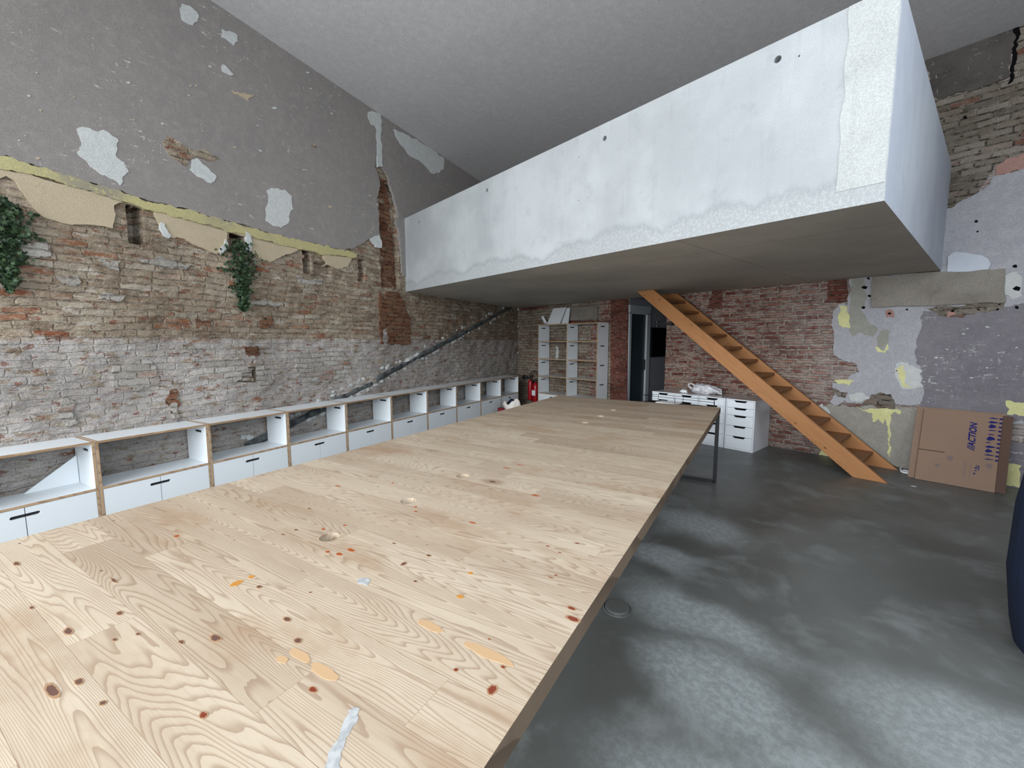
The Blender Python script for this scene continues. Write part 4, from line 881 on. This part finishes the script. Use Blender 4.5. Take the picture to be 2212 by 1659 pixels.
# ------------------------------------------------------------------ white drawer units under the stairs
DXs = [-3.563, -3.187, -2.807, -2.422, -2.049]; DD = 0.585; DH = 0.705
dl = ['white five-drawer unit at the left end, nearest the passage', 'white five-drawer unit second from the left, below the crumpled paper', 'white five-drawer unit second from the right, behind the table corner', 'white five-drawer unit at the right end, side wall in view under the stairs']
def make_drawers():
    W_ = 0.372; root = thing('drawer_unit', (0, 0, 0), '', 'drawer unit', group='white drawer units under the stairs')
    t = 0.014
    MB().box(0, t, -DD, 0, 0.0, DH - t).build('side_panel', mat['lacquer'], root, bevel=0.001); MB().box(W_ - t, W_, -DD, 0, 0.0, DH - t).build('side_panel', mat['lacquer'], root, bevel=0.001)
    MB().box(0, W_, -DD, 0, DH - t, DH, [0, 1, 0, 0, 0, 0]).build('top_panel', [mat['lacquer'], mat['lacquer_top']], root)
    MB().box(t, W_ - t, -DD + 0.003, 0, 0.0, 0.02).build('plinth', mat['lacquer'], root)
    MB().box(t, W_ - t, -0.012, -0.004, 0.02, DH - t).build('back_panel', mat['lacquer'], root)
    zs = [0.022]; hs = [0.170, 0.146, 0.146, 0.104, 0.103]
    z = 0.023
    for h in hs:
        x0, x1, z0, z1 = t + 0.003, W_ - t - 0.003, z, z + h - 0.004; cx = W_ / 2
        pts = [(x0, z0), (x1, z0), (x1, z1), (cx + 0.085, z1), (cx + 0.062, z1 - 0.025), (cx - 0.062, z1 - 0.025), (cx - 0.085, z1), (x0, z1)]
        d = MB().prism(pts, 'y', -DD + 0.001, -DD + 0.017).build('drawer', mat['lacquer'], root)
        MB().box(cx - 0.09, cx + 0.09, -DD + 0.0172, -DD + 0.019, z1 - 0.034, z1 + 0.001).build('recess_shade', mat['cavity_shade'], d)  # dark plate painted as the shade behind the notch
        z += h
    return root
d0 = make_drawers()
for k in range(4):
    o = d0 if k == 0 else copy_tree(d0)
    o.location = (DXs[k] + 0.002, 6.065 + DD, 0); o['label'] = dl[k]
# plastic bag and a crumple on the drawers
def blob(name, c, rx, ry, rz, m_, seed, amp=0.22, parent=None, sub=4):
    bmx = bmesh.new(); bmesh.ops.create_icosphere(bmx, subdivisions=sub, radius=1); vs = []
    for v in bmx.verts:
        n_ = 1 + amp * mnoise.fractal(v.co * 1.6 + Vector((seed, 0, 0)), 0.7, 2.0, 4) + 0.05 * math.sin(v.co.x * 14 + v.co.z * 9 + seed)
        p = Vector((v.co.x * rx * n_, v.co.y * ry * n_, v.co.z * rz * n_)); p.z = max(p.z, -rz * 0.72); vs.append(p + Vector(c))
    mb = MB(); mb.add(vs, [[v.index for v in f.verts] for f in bmx.faces]); bmx.free()
    return mb.build(name, mat[m_], parent, smooth=True)
root = thing('plastic_bag', (-2.86, 6.36, DH), 'filled pale translucent plastic bag lying on top of the drawer units', 'bag')
blob('bag_body', (0, 0, 0.065), 0.20, 0.12, 0.088, 'film', 2, 0.25, root)
mb = MB(); mb.tube([(-0.17, -0.02, 0.05), (-0.23, -0.03, 0.09), (-0.25, -0.02, 0.13), (-0.20, 0.0, 0.14), (-0.14, 0.0, 0.10)], [0.02, 0.014, 0.01, 0.012, 0.02], 8)
mb.tube([(0.17, 0, 0.04), (0.25, 0, 0.02), (0.24, 0, 0.08), (0.17, 0, 0.09)], [0.02, 0.016, 0.012, 0.02], 8); mb.build('bag_handle', mat['film'], root, smooth=True)
o = blob('crumpled_paper', (0, 0, 0.022), 0.05, 0.04, 0.034, 'paper', 9, 0.8, sub=2); o.location = (-3.12, 6.22, DH + 0.002); tag(o, 'small crumpled white paper beside the plastic bag on the drawers', 'paper')

# ------------------------------------------------------------------ wire trolley just beyond the table's far end
root = thing('wire_trolley', (-2.55, 4.98, 0), 'thin black wire trolley rim with white papers beyond the table end', 'trolley')
x0, x1, y0, y1, zr, zs_ = -0.50, 0.34, -0.02, 0.20, 0.785, 0.70
mb = MB()
for (a, b) in [((x0, y0, zr), (x1 + .1, y0, zr)), ((x1 + .1, y0, zr), (x1, y1, zr)), ((x1, y1, zr), (x0 + .1, y1, zr)), ((x0 + .1, y1, zr), (x0, y0, zr)), ((x0, y0, zs_), (x1 + .1, y0, zs_)), ((x1 + .1, y0, zs_), (x1, y1, zs_)), ((x1, y1, zs_), (x0 + .1, y1, zs_)), ((x0 + .1, y1, zs_), (x0, y0, zs_))]: mb.tube([a, b], 0.003, 8)
for (x, y) in [(x0, y0), (x1 + .1, y0), (x1, y1), (x0 + .1, y1), (-0.05, y0), (-0.05, y1)]: mb.tube([(x, y, zs_), (x, y, zr)], 0.003, 8)
mb.build('wire_rim', mat['steel'], root)
mb = MB(); mb.box(x0 + .02, x1 + .02, y0 + 0.01, y1 - 0.01, zs_ - 0.008, zs_); mb.build('shelf', mat['steel'], root)
mb = MB(); 
for x in (-0.35, 0.0):
    mb.bar((x, 0.05, 0), (x, 0.05, zs_ - 0.008), 0.02)
mb.bar((-0.4, 0.05, 0.01), (0.0, 0.05, 0.01), 0.02); mb.build('leg', mat['steel'], root)
mb = MB(); mb.box(-0.2, 0.05, -0.14, 0.04, 0, 0.018, M=Matrix.Rotation(0.1, 4, 'Z')); o = mb.build('paper_stack', mat['paper']); o.location = (-2.66, 5.09, 0.7005); tag(o, 'low stack of white papers lying in the wire trolley', 'papers')

# ------------------------------------------------------------------ open wooden staircase
st = thing('wooden_staircase', (-0.648, 5.817, 0), 'steep open spruce staircase rising from the floor to the mezzanine', 'staircase')
slope = math.atan2(2.2, 2.72); topz = ZB - 0.002; ca, sa = math.cos(slope), math.sin(slope)
foot = 0.29; LEN = topz / sa
SY = 0.75
def stringer(y, th=0.045):
    # in the x-z plane: foot from 0 to -foot, rising to -x; local x runs along the board for the grain
    o_ = MB()
    run = topz / math.tan(slope)
    pts = [(0.0, 0.0), (-run, topz), (-run - foot + 0.0, topz), (-foot, 0.0)]
    # rotate into board frame (x along board)
    R = lambda p: (-(p[0] * ca) + p[1] * sa, p[0] * sa + p[1] * ca)
    q = [R(p) for p in pts]
    o_.prism(q, 'y', -th / 2, th / 2)
    ob = o_.build('stringer', mat['stair_s'] if 'stair_s' in mat else mat['stair'], st, bevel=0.002)
    # board frame -> staircase frame: x axis (-ca,0,sa), z axis (sa,0,ca)
    ob.matrix_basis = Matrix(((-ca, 0, sa, 0), (0, 1, 0, y), (sa, 0, ca, 0), (0, 0, 0, 1)))
    return ob
mat['stair_s'] = wood_mat('stair_spruce_board', (164, 114, 70), (146, 98, 56), (120, 74, 40), (44, 24, 14), 'xz', ring=14, rough=0.5, knot_scale=4.2, lines=0.45, gate=0.6, stretch=4, dotg=0.5, dotr=0.13)
stringer(0.0225); stringer(SY - 0.0225)
tan_ = math.tan(slope)
nst = 12
for i in range(nst):
    z = 0.178 * (i + 1)
    if z > topz - 0.05: break
    xf = -z / tan_ - 0.012; dpt = 0.255
    mb = MB(); mb.box(xf - dpt, xf, 0.045, SY - 0.045, z - 0.038, z)
    mb.build('tread', mat['stair_tread'], st, bevel=0.003)

# ------------------------------------------------------------------ flattened cardboard boxes against the back wall
root = thing('cardboard_box', (-0.48, 6.25, 0), 'flattened brown cardboard box with ACTION print leaning on the back wall', 'box')
W2, H2 = 0.575, 0.80
lean = math.atan2(0.30, H2)
def bx(x, z, y=0.0): return Vector((x, y * math.cos(lean) + z * math.sin(lean), z * math.cos(lean) - y * math.sin(lean)))
RM = Matrix.Rotation(-lean, 4, 'X')
def sheet(x0, x1, z0, z1, y0, y1, name, mi):
    mb = MB(); mb.box(x0, x1, y0, y1, z0, z1, 0, RM); return mb.build(name, mi, root)
sheet(0, W2, 0.004, H2, 0.0, 0.006, 'front_panel', mat['card'])
sheet(-0.005, W2 + 0.07, 0.012, H2 - 0.002, 0.016, 0.022, 'rear_panel', mat['card_dark'])
sheet(-0.06, W2 + 0.02, 0.015, H2 + 0.025, 0.030, 0.036, 'flap', mat['card'])
mb = MB(); mb.box(0.0, 0.20, -0.0008, 0.0, 0.335, 0.341, 0, RM); mb.build('slot_cut_shade', mat['cavity_shade'], root)
def text(body, x, z, size, rot, m_, shear=0.0, parent=None, name='print', wd=1.0):
    cu = D.curves.new(name, 'FONT'); cu.body = body; cu.size = size; cu.extrude = 0.0002; cu.offset = size * 0.035; cu.shear = shear; cu.align_x = 'CENTER'; cu.align_y = 'CENTER'
    tmp = D.objects.new(name, cu); C.objects.link(tmp); bpy.context.view_layer.update()
    me = D.meshes.new_from_object(tmp.evaluated_get(bpy.context.evaluated_depsgraph_get())); D.objects.remove(tmp, do_unlink=True)
    T = RM @ Matrix.Translation((x, -0.0012, z)) @ Matrix.Rotation(PI / 2, 4, 'X') @ Matrix.Rotation(rot, 4, 'Z') @ Matrix.Diagonal((wd, 1, 1, 1))
    me.transform(T); me.materials.clear(); me.materials.append(mat[m_])
    ob = D.objects.new(name, me); C.objects.link(ob); ob.parent = root; return ob
text('//ACTION', 0.385, 0.545, 0.072, PI / 2, 'ink', 0.25, name='printed_lettering', wd=0.92)
# row of blue packaging marks along the right edge
mb = MB(); r8 = random.Random(4)
for i, z in enumerate(np.linspace(0.33, 0.76, 11)):
    h_ = [0.006, 0.007, 0.020, 0.013, 0.006, 0.024, 0.006, 0.006, 0.022, 0.012, 0.007][i]; a = 0.475 + 0.01 * r8.random(); ln = [0.07, 0.07, 0.05, 0.07, 0.04, 0.06, 0.05, 0.06, 0.055, 0.07, 0.07][i]
    mb.prism([(a, z - h_ * 0.4), (a + ln * 0.35, z - h_), (a + ln * 0.7, z - h_ * 0.7), (a + ln, z - h_ * 0.3), (a + ln, z + h_ * 0.3), (a + ln * 0.7, z + h_ * 0.7), (a + ln * 0.35, z + h_)][::1], 'y', -0.0012, 0.0)
    mb.box(0.555, W2, -0.0012, 0.0, z - 0.012, z + 0.006)
for j in range(len(mb.v)): mb.v[j] = tuple(RM @ Vector(mb.v[j]))
tag(mb.build('printed_marks', mat['ink'], root), kind='stuff')
mb = MB()
for (cx, cz, r) in [(0.245, 0.285, 0.026), (0.52, 0.262, 0.024)]:
    mb.prism([(cx + r * math.cos(t), cz + r * math.sin(t)) for t in np.linspace(0, 2 * PI, 24, endpoint=False)], 'y', -0.0011, 0.0)
mb.prism([(0.13, 0.20), (0.18, 0.21), (0.165, 0.16)], 'y', -0.0011, 0.0)
for z in np.linspace(0.10, 0.27, 12): mb.box(0.345, 0.37, -0.0011, 0, z, z + 0.006); mb.box(0.385, 0.405, -0.0011, 0, z, z + 0.004)
for j in range(len(mb.v)): mb.v[j] = tuple(RM @ Vector(mb.v[j]))
mb.build('printed_symbol', mat['ink_faint'], root)
mb = MB()
for (x_, z_, w_, h_) in [(0.42, 0.155, 0.014, 0.014), (0.425, 0.19, 0.018, 0.008), (0.425, 0.215, 0.02, 0.014), (0.43, 0.24, 0.02, 0.008), (0.45, 0.20, 0.006, 0.05)]: mb.box(x_, x_ + w_, -0.0012, 0, z_, z_ + h_)
for j in range(len(mb.v)): mb.v[j] = tuple(RM @ Vector(mb.v[j]))
mb.build('printed_symbol', mat['ink'], root)

# ------------------------------------------------------------------ small things
pts = [onz(1908, 985, 0.012), onz(1922, 1001, 0.012)]
base = [(-0.63, 6.62, 0.02), (-0.63, 6.58, 0.012), (-0.625, 6.51, 0.012), (-0.61, 6.44, 0.012), (-0.57, 6.43, 0.012), (-0.53, 6.47, 0.012), (-0.55, 6.52, 0.012), (-0.60, 6.53, 0.014), (-0.625, 6.47, 0.012), (-0.60, 6.40, 0.012), (-0.50, 6.41, 0.012)]
mb = MB(); mb.tube([Vector(p) for p in base], 0.010, 8); o = mb.build('white_cable', mat['paper'], smooth=True); sm = o.modifiers.new('sub', 'SUBSURF'); sm.levels = 1; sm.render_levels = 2
tag(o, 'looped white cable on the floor between staircase foot and cardboard', 'cable')
q = onz(1968, 1050, 0); mb = MB(); mb.prism([(0, 0), (0.035, 0.006), (0.04, 0.02), (0.006, 0.016)], 'z', 0.0, 0.002); o = mb.build('paper_scrap', mat['paper']); o.location = (q[0], q[1], 0.0); tag(o, 'tiny white paper scrap on the floor in front of the cardboard', 'paper')
# black plate in the passage, wall lamp at the opening
mb = MB(); mb.box(PX0 + 0.001, PX0 + 0.03, 7.41, 8.25, 1.19, 1.765); o = mb.build('black_plate', mat['black'], bevel=0.004); tag(o, 'flat black plate hanging on the grey passage wall beyond the door', 'plate')  # flat black box fixed to the passage wall
root = thing('wall_lamp', (PX1 - 0.02, YW - 0.03, 1.79), 'small black wall lamp on the brick corner of the passage', 'lamp')
mb = MB(); mb.bar((0.16, -0.03, 0.0), (-0.06, -0.03, 0.0), 0.03); mb.build('arm', mat['dark'], root)
mb = MB(); mb.tube([(-0.12, -0.03, 0.012), (-0.12, -0.03, 0.055)], 0.035, 14); mb.tube([(-0.12, -0.03, -0.055), (-0.12, -0.03, -0.012)], 0.035, 14); mb.bar((-0.06, -0.03, 0), (-0.15, -0.03, 0), 0.025); mb.build('lamp_head', mat['dark'], root)
mb = MB(); mb.box(0.10, 0.16, -0.03, 0.03, -0.03, 0.03); mb.build('wall_plate', mat['dark'], root)

# navy upholstered tub chair at the right edge of the picture
root = thing('navy_armchair', (0.62, 3.25, 0), 'dark navy high-sided armchair with wooden rim cut by the right picture edge', 'armchair')
mb = MB(); prof = [(0.0, 0.455), (0.10, 0.475), (0.37, 0.505), (0.7, 0.50), (0.94, 0.475)]
seg = 28; vs = []; nin = len(prof)
for (z, r) in prof + [(z, r - 0.07) for z, r in prof[::-1]]:
    for k in range(seg + 1):
        a = PI * 0.55 + PI * 1.15 * k / seg; vs.append((r * math.cos(a), r * math.sin(a) * 0.9, z))
R_ = 2 * nin; W_ = seg + 1
fs = [(i * W_ + k, i * W_ + k + 1, ((i + 1) % R_) * W_ + k + 1, ((i + 1) % R_) * W_ + k) for i in range(R_) for k in range(seg)] + [[i * W_ for i in range(R_)], [i * W_ + seg for i in range(R_)][::-1]]
mb.add(vs, fs); mb.build('backrest', mat['navy'], root, smooth=False)
mb = MB(); mb.tube([(0.44 * math.cos(a), 0.40 * math.sin(a), 0.955) for a in np.linspace(PI * 0.55, PI * 1.7, 24)], 0.028, 10); mb.build('wooden_rim', mat['stair'], root, smooth=True)
mb = MB(); mb.lathe([(0.36, 0.25), (0.38, 0.27), (0.38, 0.42), (0.34, 0.46), (0.0, 0.47)], 28); mb.build('seat', mat['navy'], root, smooth=True)
